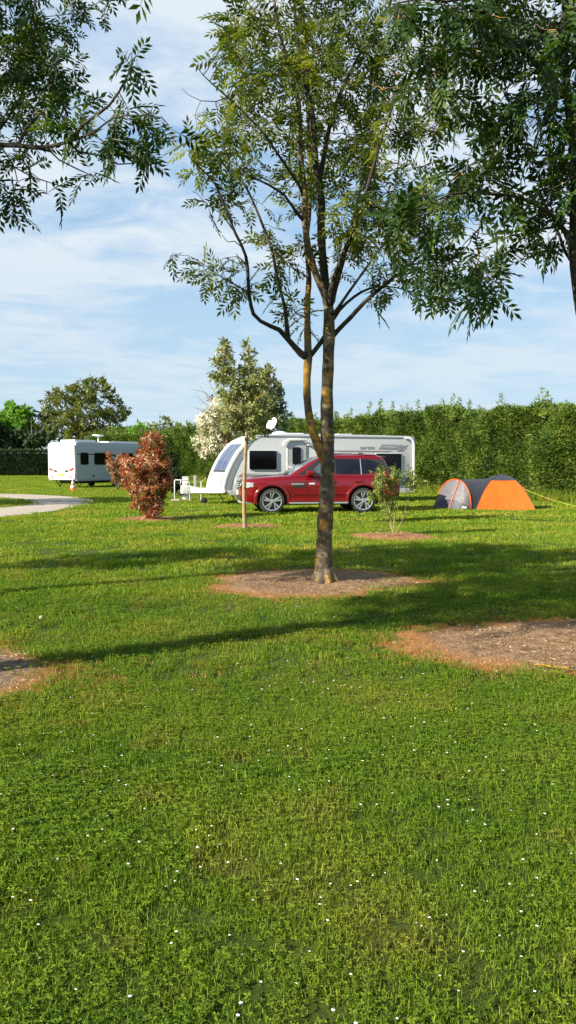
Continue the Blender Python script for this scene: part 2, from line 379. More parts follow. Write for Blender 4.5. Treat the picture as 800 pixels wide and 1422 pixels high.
# ------------------------------------------------------------------ grass (stuff, instanced tufts)
def grassmat(name, dry=0.0):
    m, nt, b = newmat(name)
    c, pos = lawn_color(nt)
    at = N(nt, 'ShaderNodeAttribute', attribute_name='rnd').outputs['Fac']
    v = ramp(nt, at, [(0.0, (0.38, 0.48, 0.4)), (0.5, (0.9, 0.95, 0.75)), (0.84, (1.3, 1.25, 0.9)), (1.0, (2.1, 1.6, 1.4))])
    c = mixc(nt, 1.0, c, v, 'MULTIPLY')
    if dry: c = mixc(nt, dry, c, (0.44, 0.22, 0.08))
    L(nt, c, b.inputs['Base Color']); b.inputs['Roughness'].default_value = 0.55; b.inputs['Specular IOR Level'].default_value = 0.15
    tr = nt.nodes.new('ShaderNodeBsdfTranslucent'); L(nt, mixc(nt, 1.0, c, (1.1, 1.2, 0.4), 'MULTIPLY'), tr.inputs[0])
    mx = N(nt, 'ShaderNodeMixShader', inp={0: 0.38}); L(nt, b.outputs[0], mx.inputs[1]); L(nt, tr.outputs[0], mx.inputs[2])
    L(nt, mx.outputs[0], nt.nodes['Material Output'].inputs['Surface']); return m
M['grass'] = grassmat('grass_blade'); M['dry_grass'] = grassmat('dry_grass_blade', 0.9)

def tuft(name, nbl, rad, h0, h1, wd, mat, clover=0, seed=0, sun_floor=0.0):
    rg = np.random.default_rng(seed); vs = []; fs = []; rn = []
    for i in range(nbl):
        r = rad * math.sqrt(rg.random()); a = rg.random() * 6.283; bx, by = r * math.cos(a), r * math.sin(a)
        h = rg.uniform(h0, h1); lean = rg.uniform(0.1, 1.1) * h; la = rg.random() * 6.283; w_ = wd * rg.uniform(.7, 1.3)
        fa = rg.random() * 6.283; wx, wy = math.cos(fa) * w_ / 2, math.sin(fa) * w_ / 2
        dx, dy = math.cos(la) * lean, math.sin(la) * lean; n = len(vs)
        vs += [(bx - wx, by - wy, -0.005), (bx + wx, by + wy, -0.005), (bx + dx * .35 + wx * .8, by + dy * .35 + wy * .8, h * .62), (bx + dx * .35 - wx * .8, by + dy * .35 - wy * .8, h * .62), (bx + dx, by + dy, h * rg.uniform(.75, 1.0))]
        fs += [(n, n + 1, n + 2), (n, n + 2, n + 3), (n + 3, n + 2, n + 4)]; rn += [sun_floor + (1 - sun_floor) * rg.random()] * 5
    for i in range(clover):
        r = rad * math.sqrt(rg.random()); a = rg.random() * 6.283; bx, by = r * math.cos(a), r * math.sin(a); h = rg.uniform(h0 * .6, h1 * .75); q = .3 + .6 * rg.random()
        for k in range(3):
            th = a + k * 2.094; s = rg.uniform(.007, .012); n = len(vs); ux, uy = math.cos(th), math.sin(th)
            vs += [(bx, by, h), (bx + s * (ux - uy * .6), by + s * (uy + ux * .6), h + .003), (bx + s * 1.7 * ux, by + s * 1.7 * uy, h + rg.uniform(-.003, .004)), (bx + s * (ux + uy * .6), by + s * (uy - ux * .6), h + .003)]
            fs += [(n, n + 1, n + 2), (n, n + 2, n + 3)]; rn += [q] * 4
    me = bpy.data.meshes.new(name); me.from_pydata([tuple(v) for v in vs], [], fs)
    at = me.attributes.new('rnd', 'FLOAT', 'POINT'); at.data.foreach_set('value', np.array(rn, dtype=np.float32)); me.materials.append(mat)
    return bpy.data.objects.new(name, me)

def scatter_gn(name, pts, scales, var, sources, label, cat, tilt=None):
    coll = bpy.data.collections.new(name + '_tufts')
    for o in sources: coll.objects.link(o)
    me = bpy.data.meshes.new(name); me.vertices.add(len(pts)); me.vertices.foreach_set('co', np.asarray(pts, dtype=np.float32).ravel())
    for nm, typ, arr in (('sc', 'FLOAT', scales), ('rot', 'FLOAT', RNG.random(len(pts)) * 6.283), ('var', 'INT', var)):
        a = me.attributes.new(nm, typ, 'POINT'); a.data.foreach_set('value', np.asarray(arr, dtype=np.int32 if typ == 'INT' else np.float32))
    o = link(name, me); tag(o, label, cat, kind='stuff')
    ng = bpy.data.node_groups.new(name, 'GeometryNodeTree')
    ng.interface.new_socket('Geometry', in_out='INPUT', socket_type='NodeSocketGeometry'); ng.interface.new_socket('Geometry', in_out='OUTPUT', socket_type='NodeSocketGeometry')
    gi = ng.nodes.new('NodeGroupInput'); go = ng.nodes.new('NodeGroupOutput')
    ci = ng.nodes.new('GeometryNodeCollectionInfo'); ci.inputs['Collection'].default_value = coll; ci.inputs['Separate Children'].default_value = True; ci.inputs['Reset Children'].default_value = True
    ip = ng.nodes.new('GeometryNodeInstanceOnPoints'); ip.inputs['Pick Instance'].default_value = True
    def na(nm, typ):
        n = ng.nodes.new('GeometryNodeInputNamedAttribute'); n.data_type = typ; n.inputs['Name'].default_value = nm; return n.outputs[0]
    cx_ = ng.nodes.new('ShaderNodeCombineXYZ'); ng.links.new(na('rot', 'FLOAT'), cx_.inputs[2])
    e2r = ng.nodes.new('FunctionNodeEulerToRotation'); ng.links.new(cx_.outputs[0], e2r.inputs[0])
    ng.links.new(gi.outputs[0], ip.inputs['Points']); ng.links.new(ci.outputs[0], ip.inputs['Instance']); ng.links.new(na('var', 'INT'), ip.inputs['Instance Index'])
    ng.links.new(e2r.outputs[0], ip.inputs['Rotation']); ng.links.new(na('sc', 'FLOAT'), ip.inputs['Scale']); ng.links.new(ip.outputs[0], go.inputs[0])
    md = o.modifiers.new('scatter', 'NODES'); md.node_group = ng
    return o

def wedge(d0, d1, dens, spread=0.46, pad=0.6):
    area = spread * (d1 ** 2 - d0 ** 2) + 2 * pad * (d1 - d0); n = int(area * dens)
    y = np.sqrt(RNG.uniform(d0 ** 2, d1 ** 2, n)); x = RNG.uniform(-1, 1, n) * (spread * y + pad)
    return x, y
srcs = [tuft('tuft_a%d' % i, 40, 0.075, 0.016, 0.058, 0.0032, M['grass'], 3, i) for i in range(4)]
srcs += [tuft('tuft_b%d' % i, 36, 0.08, 0.016, 0.048, 0.0034, M['grass'], 8, 10 + i) for i in range(3)]
srcs += [tuft('tuft_c%d' % i, 60, 0.2, 0.03, 0.075, 0.010, M['grass'], 0, 20 + i, .4) for i in range(3)]  # tufts c and d: raised tone floor paints sun caught by distant blades
srcs += [tuft('tuft_d%d' % i, 60, 0.42, 0.03, 0.085, 0.022, M['grass'], 0, 30 + i, .5) for i in range(3)]
pts = []; sc = []; va = []
for d0, d1, dens, lo, hi, smin, smax in ((1.3, 5.5, 460, 0, 7, .65, 1.15), (5.5, 11, 150, 0, 7, .85, 1.5), (9, 20, 26, 7, 10, .7, 1.15), (18, 60, 7.0, 10, 13, .7, 1.2), (58, 100, 3.0, 10, 13, 1.0, 1.5)):
    x, y = wedge(d0, d1, dens); pd = patch_d(x, y)
    edge = .97 + RNG.normal(0, 0.06, len(x)) - .10 * (RNG.random(len(x)) < .15) + .03 * np.sin(9 * x + 7 * y); keep = ((pd > edge) | (RNG.random(len(x)) < .012)) & ~(inpoly(x, y, outer) & ~inpoly(x, y, isl))
    x, y, pd = x[keep], y[keep], pd[keep]; n = len(x)
    low = np.sin(1.3 * x + 2 * np.sin(.9 * y)) * np.sin(1.1 * y + 1.7) * .5 + .5
    s = RNG.uniform(smin, smax, n) * (0.72 + 0.42 * low) * np.exp(RNG.normal(0, .14, n))
    v = RNG.integers(lo, hi, n)
    if hi == 7: v = np.where((np.sin(2.1 * x + 1.3 * y) + np.sin(3.7 * y - x)) * .5 + RNG.normal(0, .5, n) > 0.45, RNG.integers(4, 7, n), RNG.integers(0, 4, n))
    pts.append(np.stack([x, y, np.zeros(n)], 1)); sc.append(s); va.append(v)
scatter_gn('lawn_grass', np.concatenate(pts), np.concatenate(sc), np.concatenate(va), srcs, 'short mown lawn grass with clover covering the ground', 'grass')

# dry orange ring of scorched grass at the patch rims
x, y = wedge(4, 24, 130, 0.42, 0.3); pd = patch_d(x, y)
keep = (pd > 0.84 + RNG.normal(0, .08, len(x))) & (pd < 1.07 + RNG.normal(0, .07, len(x))) & ((y < 12) | (RNG.random(len(x)) < .25)) & ((y < 8) | (RNG.random(len(x)) < .5)) ; x, y = x[keep], y[keep]
x2 = RNG.normal(-1.45, .30, 90); y2 = RNG.normal(5.5, .35, 90); x = np.concatenate([x, x2]); y = np.concatenate([y, y2])
dsrc = [tuft('dry_tuft%d' % i, 26, 0.07, 0.012, 0.045, 0.0035, M['dry_grass'], 0, 50 + i) for i in range(3)]
scatter_gn('scorched_grass', np.stack([x, y, np.full(len(x), .01)], 1), RNG.uniform(.7, 1.2, len(x)), RNG.integers(0, 3, len(x)), dsrc, 'scorched orange grass around the rims of the earth patches', 'dry grass')

# rough taller grass along the foot of the hedge
hA = np.array([15.5, 22.5]); hB = np.array([-15.5, 85.0])
hdir = (hB - hA) / np.linalg.norm(hB - hA); hnrm = np.array([-hdir[1], hdir[0]]); hnrm = hnrm if hnrm[0] < 0 else -hnrm
tl = [tuft('rough_tuft%d' % i, 34, 0.28, 0.18, 0.60, 0.016, M['rough'] if 'rough' in M else M['dry_grass'] if i == 2 else M['grass'], 0, 70 + i) for i in range(3)]
t = RNG.random(1500) ** 1.4 * np.linalg.norm(hB - hA); off = RNG.random(1500) ** 1.5 * 1.3 + 0.05
xy = hA + hdir * t[:, None] + hnrm * off[:, None]
scatter_gn('rough_grass', np.stack([xy[:, 0], xy[:, 1], np.zeros(1500)], 1), RNG.uniform(.6, 1.25, 1500) * (1.15 - off * .4), np.where(RNG.random(1500) < .16, 2, RNG.integers(0, 2, 1500)), tl, 'tall unmown grass and weeds along the foot of the big hedge', 'rough grass')

# daisies
def daisy(name, seed):
    mb = MB(); n = 9; vs = [(0, 0, 0.006)]
    for k in range(2 * n):
        a = math.pi * k / n; r = 0.0085 if k % 2 == 0 else 0.0062; vs.append((r * math.cos(a), r * math.sin(a), 0.004 + 0.002 * math.sin(k * 2 + seed)))
    mb.add([(x, y, z + .044) for x, y, z in vs], [(0, k + 1, (k + 1) % (2 * n) + 1) for k in range(2 * n)])
    me = bpy.data.meshes.new(name); me.from_pydata(mb.v, [], mb.f); me.materials.append(M['petal']); return bpy.data.objects.new(name, me)
M['petal'] = simple('petal', (0.82, 0.81, 0.80), 0.6, var=0.05)
px_ = []; 
cl = RNG.uniform(-1, 1, (70, 2)); cy_ = 2.2 + (RNG.random(70) ** 1.3) * 16
for i in range(70):
    n = RNG.integers(3, 18); x0 = cl[i, 0] * .45 * cy_[i]; px_.append(np.stack([x0 + RNG.normal(0, .22, n), cy_[i] + RNG.normal(0, .3, n)], 1))
x, y = wedge(1.9, 16, 9); px_.append(np.stack([x, y], 1)); x, y = wedge(1.9, 6, 4.5); px_.append(np.stack([x, y], 1))
x, y = wedge(9, 22, 3.0); k_ = (x > -.5); px_.append(np.stack([x[k_], y[k_]], 1))
dp = np.concatenate(px_); dp = dp[(patch_d(dp[:, 0], dp[:, 1]) > 1.03)]
scatter_gn('daisy_flowers', np.concatenate([dp, np.zeros((len(dp), 1))], 1), RNG.uniform(.35, .7, len(dp)) * (1 + dp[:, 1] * .02), RNG.integers(0, 3, len(dp)), [daisy('daisy%d' % i, i) for i in range(3)], 'small white daisies and clover heads dotted through the lawn', 'daisies')

# ------------------------------------------------------------------ trees
def catmull(pts, step):
    pts = [np.array(p, float) for p in pts]
    if len(pts) == 2: pts = [pts[0], (pts[0] + pts[1]) / 2, pts[1]]
    out = []; n = len(pts)
    for i in range(n - 1):
        p0 = pts[i - 1] if i > 0 else 2 * pts[0] - pts[1]; p1, p2 = pts[i], pts[i + 1]; p3 = pts[i + 2] if i + 2 < n else 2 * pts[-1] - pts[-2]
        k = max(1, int(round(np.linalg.norm((p2 - p1)[:3]) / step)))
        for t in np.arange(k) / k:
            out.append(0.5 * ((2 * p1) + (-p0 + p2) * t + (2 * p0 - 5 * p1 + 4 * p2 - p3) * t * t + (-p0 + 3 * p1 - 3 * p2 + p3) * t ** 3))
    out.append(pts[-1]); return out

class Skel:
    def __init__(s): s.p = []; s.par = []; s.r = []; s.limb = []
    def limb_add(s, pts, step=0.12, attach=True, mat=0):
        """pts: (x,y,z,r)"""
        q = catmull(pts, step); prev = -1
        if attach and s.p:
            A = np.array(s.p); d = np.linalg.norm(A - q[0][:3], axis=1); prev = int(np.argmin(d)); q = q[1:]
        for a in q:
            s.p.append(np.array(a[:3])); s.par.append(prev); s.r.append(float(a[3])); s.limb.append(mat); prev = len(s.p) - 1
    def grow(s, att, step, kill, infl, iters=70, jit=0.15, minz=-9, grav=0.0, clump=0.0):
        att = np.array(att); n0 = len(s.p)
        if clump:
            f = 2 * math.pi / clump; g = np.sin(f * att[:, 0] + 1.3 * np.sin(f * .6 * att[:, 2])) + np.sin(f * 1.1 * att[:, 1] + 2 + np.sin(f * .7 * att[:, 0])) + np.sin(f * 1.05 * att[:, 2] + 4 + 1.2 * np.sin(f * .5 * att[:, 1]))
            att = att[g + RNG.normal(0, .35, len(att)) > -.35]
        pos = np.array(s.p); ok = pos[:, 2] >= minz
        D = np.full(len(att), 1e9); I = np.full(len(att), -1)
        for st in range(0, len(pos), 400):
            blk = pos[st:st + 400]; dd = np.linalg.norm(att[:, None] - blk[None], axis=2); dd[:, ~ok[st:st + 400]] = 1e9
            j = dd.argmin(1); v = dd[np.arange(len(att)), j]; m_ = v < D; D[m_] = v[m_]; I[m_] = j[m_] + st
        alive = D > kill; childs = {}
        for it in range(iters):
            act = alive & (D < infl)
            if not act.any():
                if alive.any() and it < 25: infl *= 1.5; continue
                break
            ids = np.unique(I[act]); new = []; newpar = []
            for i in ids:
                a = att[act & (I == i)]; v = a - s.p[i]; v /= np.linalg.norm(v, axis=1)[:, None] + 1e-9
                d = v.sum(0); d = d / (np.linalg.norm(d) + 1e-9) + RNG.normal(0, jit, 3); d[2] -= grav; d /= np.linalg.norm(d)
                q_ = s.p[i] + d * step; ch = childs.setdefault(int(i), [])
                if any(np.linalg.norm(q_ - c_) < .45 * step for c_ in ch) or len(ch) > 3:
                    alive[act & (I == i)] = False; continue
                ch.append(q_); new.append(q_); newpar.append(i)
            if not new: continue
            new = np.array(new); base = len(s.p)
            for q, pr in zip(new, newpar): s.p.append(q); s.par.append(int(pr)); s.r.append(0.0); s.limb.append(-1)
            dd = np.linalg.norm(att[:, None] - new[None], axis=2); j = dd.argmin(1); v = dd[np.arange(len(att)), j]
            m_ = v < D; D[m_] = v[m_]; I[m_] = j[m_] + base; alive &= D > kill
            if len(s.p) > 14000: break
    def finish(s, tip=0.003, e=2.4):
        n = len(s.p); acc = np.zeros(n); par = s.par; kids = [[] for _ in range(n)]
        for i in range(n):
            if par[i] >= 0: kids[par[i]].append(i)
        s.kids = kids; rr = np.zeros(n)
        for i in range(n - 1, -1, -1):
            own = (acc[i]) ** (1 / e) if acc[i] > 0 else tip
            rr[i] = s.r[i] if s.r[i] > 0 else max(own, tip)
            if par[i] >= 0 and s.limb[i] == -1: acc[par[i]] += rr[i] ** e
        for i in range(n):
            if par[i] >= 0: rr[i] = min(rr[i], rr[par[i]] * 0.97 if s.limb[i] == -1 else rr[i])
        s.rr = rr
    def tubes(s, which=None):
        """list of chains as MB-like arrays"""
        V = []; Fq = []; used = set(); n = len(s.p); started = [i for i in range(n) if s.par[i] < 0]
        stack = [(i, -1) for i in started]
        while stack:
            i, pr = stack.pop(); chain = [pr, i] if pr >= 0 else [i]
            while s.kids[i]:
                ks = sorted(s.kids[i], key=lambda k: (s.limb[k] >= 0 and s.limb[k] == s.limb[i] and k == i + 1, s.rr[k]), reverse=True)
                for k in ks[1:]: stack.append((k, i))
                i = ks[0]; chain.append(i)
            pts = [s.p[c] for c in chain]; rs = [s.rr[c] for c in chain]
            if pr >= 0: rs[0] = min(rs[0], rs[1] * 1.25)
            if len(pts) < 2: continue
            m_ = max(rs); k = 14 if m_ > .07 else 9 if m_ > .03 else 6 if m_ > .012 else 4
            mb = MB(); 
            if m_ > .05: rs = [r * (1 + .05 * math.sin(i * 1.9) + .03 * math.sin(i * .7 + 1)) for i, r in enumerate(rs)]
            mb.tube(pts, rs, k, cap=True); V.append((mb, s.limb[chain[1]] if len(chain) > 1 else 0))
        return V

def leaf_instances(tpl_v, tpl_f, origins, dirs, sizes, up_jit=0.5):
    """frames: X along dirs, Z near up"""
    n = len(origins); X = dirs / (np.linalg.norm(dirs, axis=1)[:, None] + 1e-9)
    U = np.tile([0, 0, 1.0], (n, 1)) + RNG.normal(0, up_jit, (n, 3)); Y = np.cross(U, X); Y /= np.linalg.norm(Y, axis=1)[:, None] + 1e-9; Z = np.cross(X, Y)
    T = np.asarray(tpl_v)
    V = origins[:, None] + sizes[:, None, None] * (T[None, :, 0, None] * X[:, None] + T[None, :, 1, None] * Y[:, None] + T[None, :, 2, None] * Z[:, None])
    Fa = np.asarray(tpl_f)[None] + (np.arange(n) * len(T))[:, None, None]
    return V.reshape(-1, 3), Fa.reshape(-1, Fa.shape[-1])

def tpl_pinnate(pairs=4, ll=0.40, lw=0.13, droop=0.22, seed=1):
    rg = np.random.default_rng(seed); vs = []; fs = []
    def leaflet(bx, bz, ang, l):
        n = len(vs); c, s_ = math.cos(ang), math.sin(ang); w_ = lw * rg.uniform(.85, 1.15); dz = -rg.uniform(.03, .16) * l / .4
        vs.extend([(bx, 0, bz), (bx + c * l * .5 - s_ * w_ / 2, s_ * l * .5 + c * w_ / 2, bz + dz * .3 - .01), (bx + c * l, s_ * l, bz + dz), (bx + c * l * .5 + s_ * w_ / 2, s_ * l * .5 - c * w_ / 2, bz + dz * .3 - .01), (bx + c * l * .5, s_ * l * .5, bz + dz * .3 + .02)])
        fs.extend([(n, n + 4, n + 1), (n + 1, n + 4, n + 2), (n + 2, n + 4, n + 3), (n + 3, n + 4, n)])
    for k in range(pairs):
        t = .32 + .56 * k / (pairs - 1); z = -droop * t * t
        for sg in (-1, 1): leaflet(t, z, sg * R(rg.uniform(42, 62)), ll * (1 - .22 * abs(t - .6)))
    leaflet(.98, -droop, 0, ll)
    n = len(vs); vs.extend([(0, -.007, 0), (0, .007, 0), (1, 0, -droop), (.5, 0, -droop * .25 + .012)]); fs.extend([(n, n + 1, n + 3), (n + 1, n + 2, n + 3)])
    return vs, fs
def tpl_spray(k=5, l=1.0, w_=0.28, spread=1.0, seed=2, ztilt=.3):
    rg = np.random.default_rng(seed); vs = []; fs = []
    for i in range(k):
        a = rg.uniform(-1, 1) * spread; ll = l * rg.uniform(.6, 1); z = rg.uniform(-ztilt, ztilt); n = len(vs); c, s_ = math.cos(a), math.sin(a); o = rg.uniform(0, .25, 2)
        bx, by = o[0] * c, o[1] * s_
        vs += [(bx, by, 0), (bx + c * ll * .5 - s_ * w_ / 2, by + s_ * ll * .5 + c * w_ / 2, z * ll * .5), (bx + c * ll, by + s_ * ll, z * ll), (bx + c * ll * .5 + s_ * w_ / 2, by + s_ * ll * .5 - c * w_ / 2, z * ll * .5 + .04)]
        fs += [(n, n + 1, n + 2), (n, n + 2, n + 3)]
    return vs, fs

def foliage_mesh(name, mat, parent, origins, dirs, sizes, tpl, up_jit=0.5, rnd=None):
    V, Fa = leaf_instances(tpl[0], tpl[1], origins, dirs, sizes, up_jit)
    r_ = RNG.random(len(origins)) if rnd is None else rnd
    k = len(tpl[0]); rn = np.repeat(r_, k) + RNG.normal(0, .05, len(r_) * k)
    return mesh_np(name, V, Fa, mat, parent, rnd=np.clip(rn, 0, 1))

def ell(cx, cy, rx, ry, d, dr, n, ang=0):
    out = []
    for _ in range(n):
        while True:
            v = RNG.uniform(-1, 1, 3)
            if v @ v < 1: break
        c, s_ = math.cos(ang), math.sin(ang); ux, uy = v[0] * rx, v[1] * ry
        out.append(P(cx + ux * c - uy * s_, cy + ux * s_ + uy * c, d + v[2] * dr))
    return out
def ball(c, r, n):
    out = []
    for _ in range(n):
        while True:
            v = RNG.uniform(-1, 1, 3)
            if v @ v < 1: break
        out.append(np.array(c) + v * np.array(r))
    return out

def build_tree(name, label, cat, sk, leaf, group=None, twig_thr=0.012, per=2, size=(.18, .26), tpl=None, up_jit=.5, outw=.7, jitpos=.05, base=None, bark='ash_bark', mats=None, split=True, droop=.15, base_node=0, keep=1.0, nofol=False, fat=1.0, dens=None):
    root = empty(name, (0, 0, 0)); b0 = sk.p[0]
    root.location = (b0[0], b0[1], 0); off = np.array([b0[0], b0[1], 0])
    tag(root, label, cat, group)
    groups = {}
    for mb, k in sk.tubes():
        mk = (mats or {}).get(k, bark) if k >= 0 else 'twig_bark' if bark in ('ash_bark', 'lichen_bark', 'limb_bark') else bark
        groups.setdefault(mk, []).append(mb)
    wood = MB(); idx = []; mlist = list(groups)
    for i, mk in enumerate(mlist):
        for mb in groups[mk]: wood.add([np.array(v) - off for v in mb.v], mb.f); idx += [i] * len(mb.f)
    me = bpy.data.meshes.new('trunk'); me.from_pydata([tuple(v) for v in wood.v], [], wood.f); me.update()
    link('trunk', me, [M[k] for k in mlist], root, smooth=0); me.polygons.foreach_set('material_index', np.array(idx, dtype=np.int32))
    if nofol: return root
    A = np.array(sk.p); rr = np.array(sk.rr); par = np.array(sk.par)
    sel = np.where((rr < twig_thr) & (np.array(sk.limb) == -1))[0]
    if len(sel) == 0: return root
    sel = sel[RNG.random(len(sel)) < keep]
    ids = np.repeat(sel, per); n = len(ids)
    d = A[ids] - A[par[ids]]; d /= np.linalg.norm(d, axis=1)[:, None] + 1e-9
    rv = RNG.normal(0, 1, (n, 3)); rv /= np.linalg.norm(rv, axis=1)[:, None]
    dirs = d * outw + rv + np.array([0, 0, -droop]); dirs /= np.linalg.norm(dirs, axis=1)[:, None]
    org = A[ids] + RNG.normal(0, jitpos, (n, 3)) * .5 - d * RNG.uniform(0, jitpos, n)[:, None]
    sz = RNG.uniform(size[0], size[1], n)
    foliage_mesh('crown', M[leaf], root, org - off, dirs, sz, tpl, up_jit)
    return root

PIN = tpl_pinnate()
# ---- the two-stemmed ash in the middle
D0 = 10.2
def lp(lst, mat=None):
    return [tuple(P(x, y, d)) + (r,) for x, y, d, r in lst]
sk = Skel()
T0 = P(449, 810, 1)  # only for x
base = G(450, 811); bd = float(base[1])
sk.limb_add([(base[0], bd, -0.06, .185), (base[0] + .004, bd, 0.03, .160)] + lp([(449.5, 795, bd, .135), (450, 770, bd, .122), (451, 730, bd, .112), (454, 680, bd, .102), (455, 620, bd, .096), (454, 560, bd - .02, .086), (456, 500, bd - .03, .080), (457, 450, bd - .05, .080), (456, 425, bd - .05, .066), (449, 405, bd - .1, .050), (433, 365, bd - .15, .046), (425, 324, bd - .2, .044), (423, 275, bd - .25, .042), (418, 222, bd - .3, .036), (414, 140, bd - .35, .030), (399, 91, bd - .4, .025), (383, 16, bd - .45, .020), (374, -60, bd - .5, .014), (370, -150, bd - .5, .008)]), attach=False, mat=0)
# root flares
for a, l in ((0.3, .24), (2.2, .2), (-1.2, .22), (3.6, .2), (-0.35, .25), (4.4, .2)):
    sk.limb_add([(base[0], bd, .20, .10), (base[0] + math.cos(a) * l * .5, bd + math.sin(a) * l * .5, .07, .075), (base[0] + math.cos(a) * l, bd + math.sin(a) * l, -.04, .04)], mat=0, attach=True)
L2 = [
 # left stem with orange lichen
 ([(449, 640, bd, .06), (443, 622, bd - .02, .062), (434, 598, bd - .05, .060), (428.5, 572, bd - .08, .056), (426, 537, bd - .1, .052), (428, 497, bd - .12, .055)], 1),
 ([(428, 497, bd - .12, .05), (418, 491, bd - .15, .036), (400, 471, bd - .25, .030), (388, 458, bd - .35, .025), (376, 453, bd - .4, .023), (362, 446, bd - .5, .021), (352, 436, bd - .55, .020), (346, 408, bd - .6, .018), (342, 357, bd - .7, .016), (327, 324, bd - .8, .014), (312, 286, bd - .9, .012), (299, 256, bd - 1, .010), (282, 237, bd - 1.05, .007), (262, 217, bd - 1.1, .004)], 2),
 ([(400, 471, bd - .25, .03), (395, 425, bd - .2, .018), (385, 387, bd - .15, .017), (380, 357, bd - .1, .016), (369, 324, bd, .015), (354, 286, bd + .1, .013), (339, 256, bd + .2, .011), (318, 235, bd + .3, .009), (297, 219, bd + .35, .007), (268, 205, bd + .4, .004)], 2),
 ([(428, 497, bd - .12, .045), (427, 453, bd + .05, .038), (427, 417, bd + .2, .034), (429, 387, bd + .3, .030), (426, 330, bd + .5, .027), (430, 290, bd + .6, .025), (430, 227, bd + .7, .023), (427, 146, bd + .8, .020), (424, 70, bd + .9, .016), (418, -20, bd + 1, .010)], 3),
 ([(428, 497, bd - .12, .04), (437, 487, bd - .1, .026), (446, 475, bd - .05, .026), (455, 462, bd, .03)], 2),
 # from the main stem
 ([(457, 430, bd - .05, .06), (451, 387, bd + .0, .048), (446, 324, bd + .05, .044), (446, 275, bd + .08, .042), (441, 253, bd + .1, .040), (436, 200, bd + .12, .034), (434, 162, bd + .14, .032), (422, 107, bd + .16, .026), (412, 49, bd + .2, .020), (409, 0, bd + .22, .016), (408, -90, bd + .3, .009)], 2),
 ([(442, 262, bd + .1, .034), (448, 227, bd + .2, .028), (461, 162, bd + .4, .024), (480, 114, bd + .55, .020), (500, 75, bd + .7, .017), (523, 40, bd + .8, .013), (548, -10, bd + .9, .009), (566, -60, bd + 1, .005)], 2),
 ([(457, 428, bd - .05, .05), (462, 395, bd - .2, .032), (474, 361, bd - .35, .028), (489, 324, bd - .5, .025), (500, 294, bd - .6, .022), (515, 245, bd - .75, .018), (530, 190, bd - .9, .015), (548, 140, bd - 1, .011), (570, 90, bd - 1.1, .006)], 2),
 ([(459, 425, bd - .05, .04), (466, 400, bd + .2, .026), (480, 350, bd + .5, .022), (494, 290, bd + .8, .018), (508, 230, bd + 1., .014), (520, 170, bd + 1.2, .009)], 2),
 ([(459, 475, bd, .04), (470, 458, bd - .05, .026), (485, 443, bd - .1, .025), (507, 419, bd - .2, .022), (535, 395, bd - .35, .018), (571, 366, bd - .5, .013), (600, 340, bd - .6, .008), (625, 318, bd - .7, .004)], 2),
 ([(460, 448, bd, .03), (472, 430, bd + .1, .018), (492, 412, bd + .2, .016), (512, 401, bd + .3, .013), (535, 398, bd + .4, .010), (560, 402, bd + .45, .006), (585, 418, bd + .5, .003)], 2),
 ([(462, 440, bd - .05, .03), (476, 418, bd - .4, .016), (492, 395, bd - .6, .014), (510, 370, bd - .8, .012), (522, 352, bd - .9, .010), (546, 323, bd - 1.1, .008), (573, 288, bd - 1.2, .005), (600, 262, bd - 1.3, .003)], 2),
 ([(418, 305, bd - .22, .025), (405, 285, bd - .3, .016), (395, 271, bd - .35, .015), (372, 256, bd - .45, .012), (350, 247, bd - .5, .009), (322, 238, bd - .6, .005)], 2),
 ([(420, 270, bd - .25, .025), (415, 257, bd - .3, .016), (386, 214, bd - .5, .014), (363, 182, bd - .6, .012), (331, 149, bd - .7, .010), (302, 123, bd - .8, .008), (282, 104, bd - .85, .005), (268, 86, bd - .9, .003)], 2),
 ([(318, 138, bd - .75, .006), (300, 141, bd - .8, .005), (279, 140, bd - .85, .004), (262, 132, bd - .9, .003), (253, 123, bd - .9, .0025)], 2),
 ([(345, 400, bd - .6, .008), (338, 345, bd - .65, .006), (326, 335, bd - .7, .005), (316, 336, bd - .72, .004), (308, 326, bd - .75, .003)], 2),
 ([(325, 320, bd - .8, .008), (306, 296, bd - .85, .005), (292, 287, bd - .9, .003)], 2),
 ([(344, 370, bd - .7, .008), (330, 356, bd - .65, .005), (312, 358, bd - .6, .004), (300, 365, bd - .6, .003)], 2),
]
sk.r = [a * .9 for a in sk.r]
for l, k in L2: sk.limb_add([(x_, y_, z_, r_ * (1.15 if k != 1 else .92)) for x_, y_, z_, r_ in lp(l)], mat=k)
sk.limb_add(lp([(347, 412, bd - .6, .012), (335, 400, bd - .55, .009), (320, 392, bd - .5, .008), (300, 380, bd - .45, .006), (280, 365, bd - .4, .004), (262, 355, bd - .4, .003)]), mat=2)
att = []
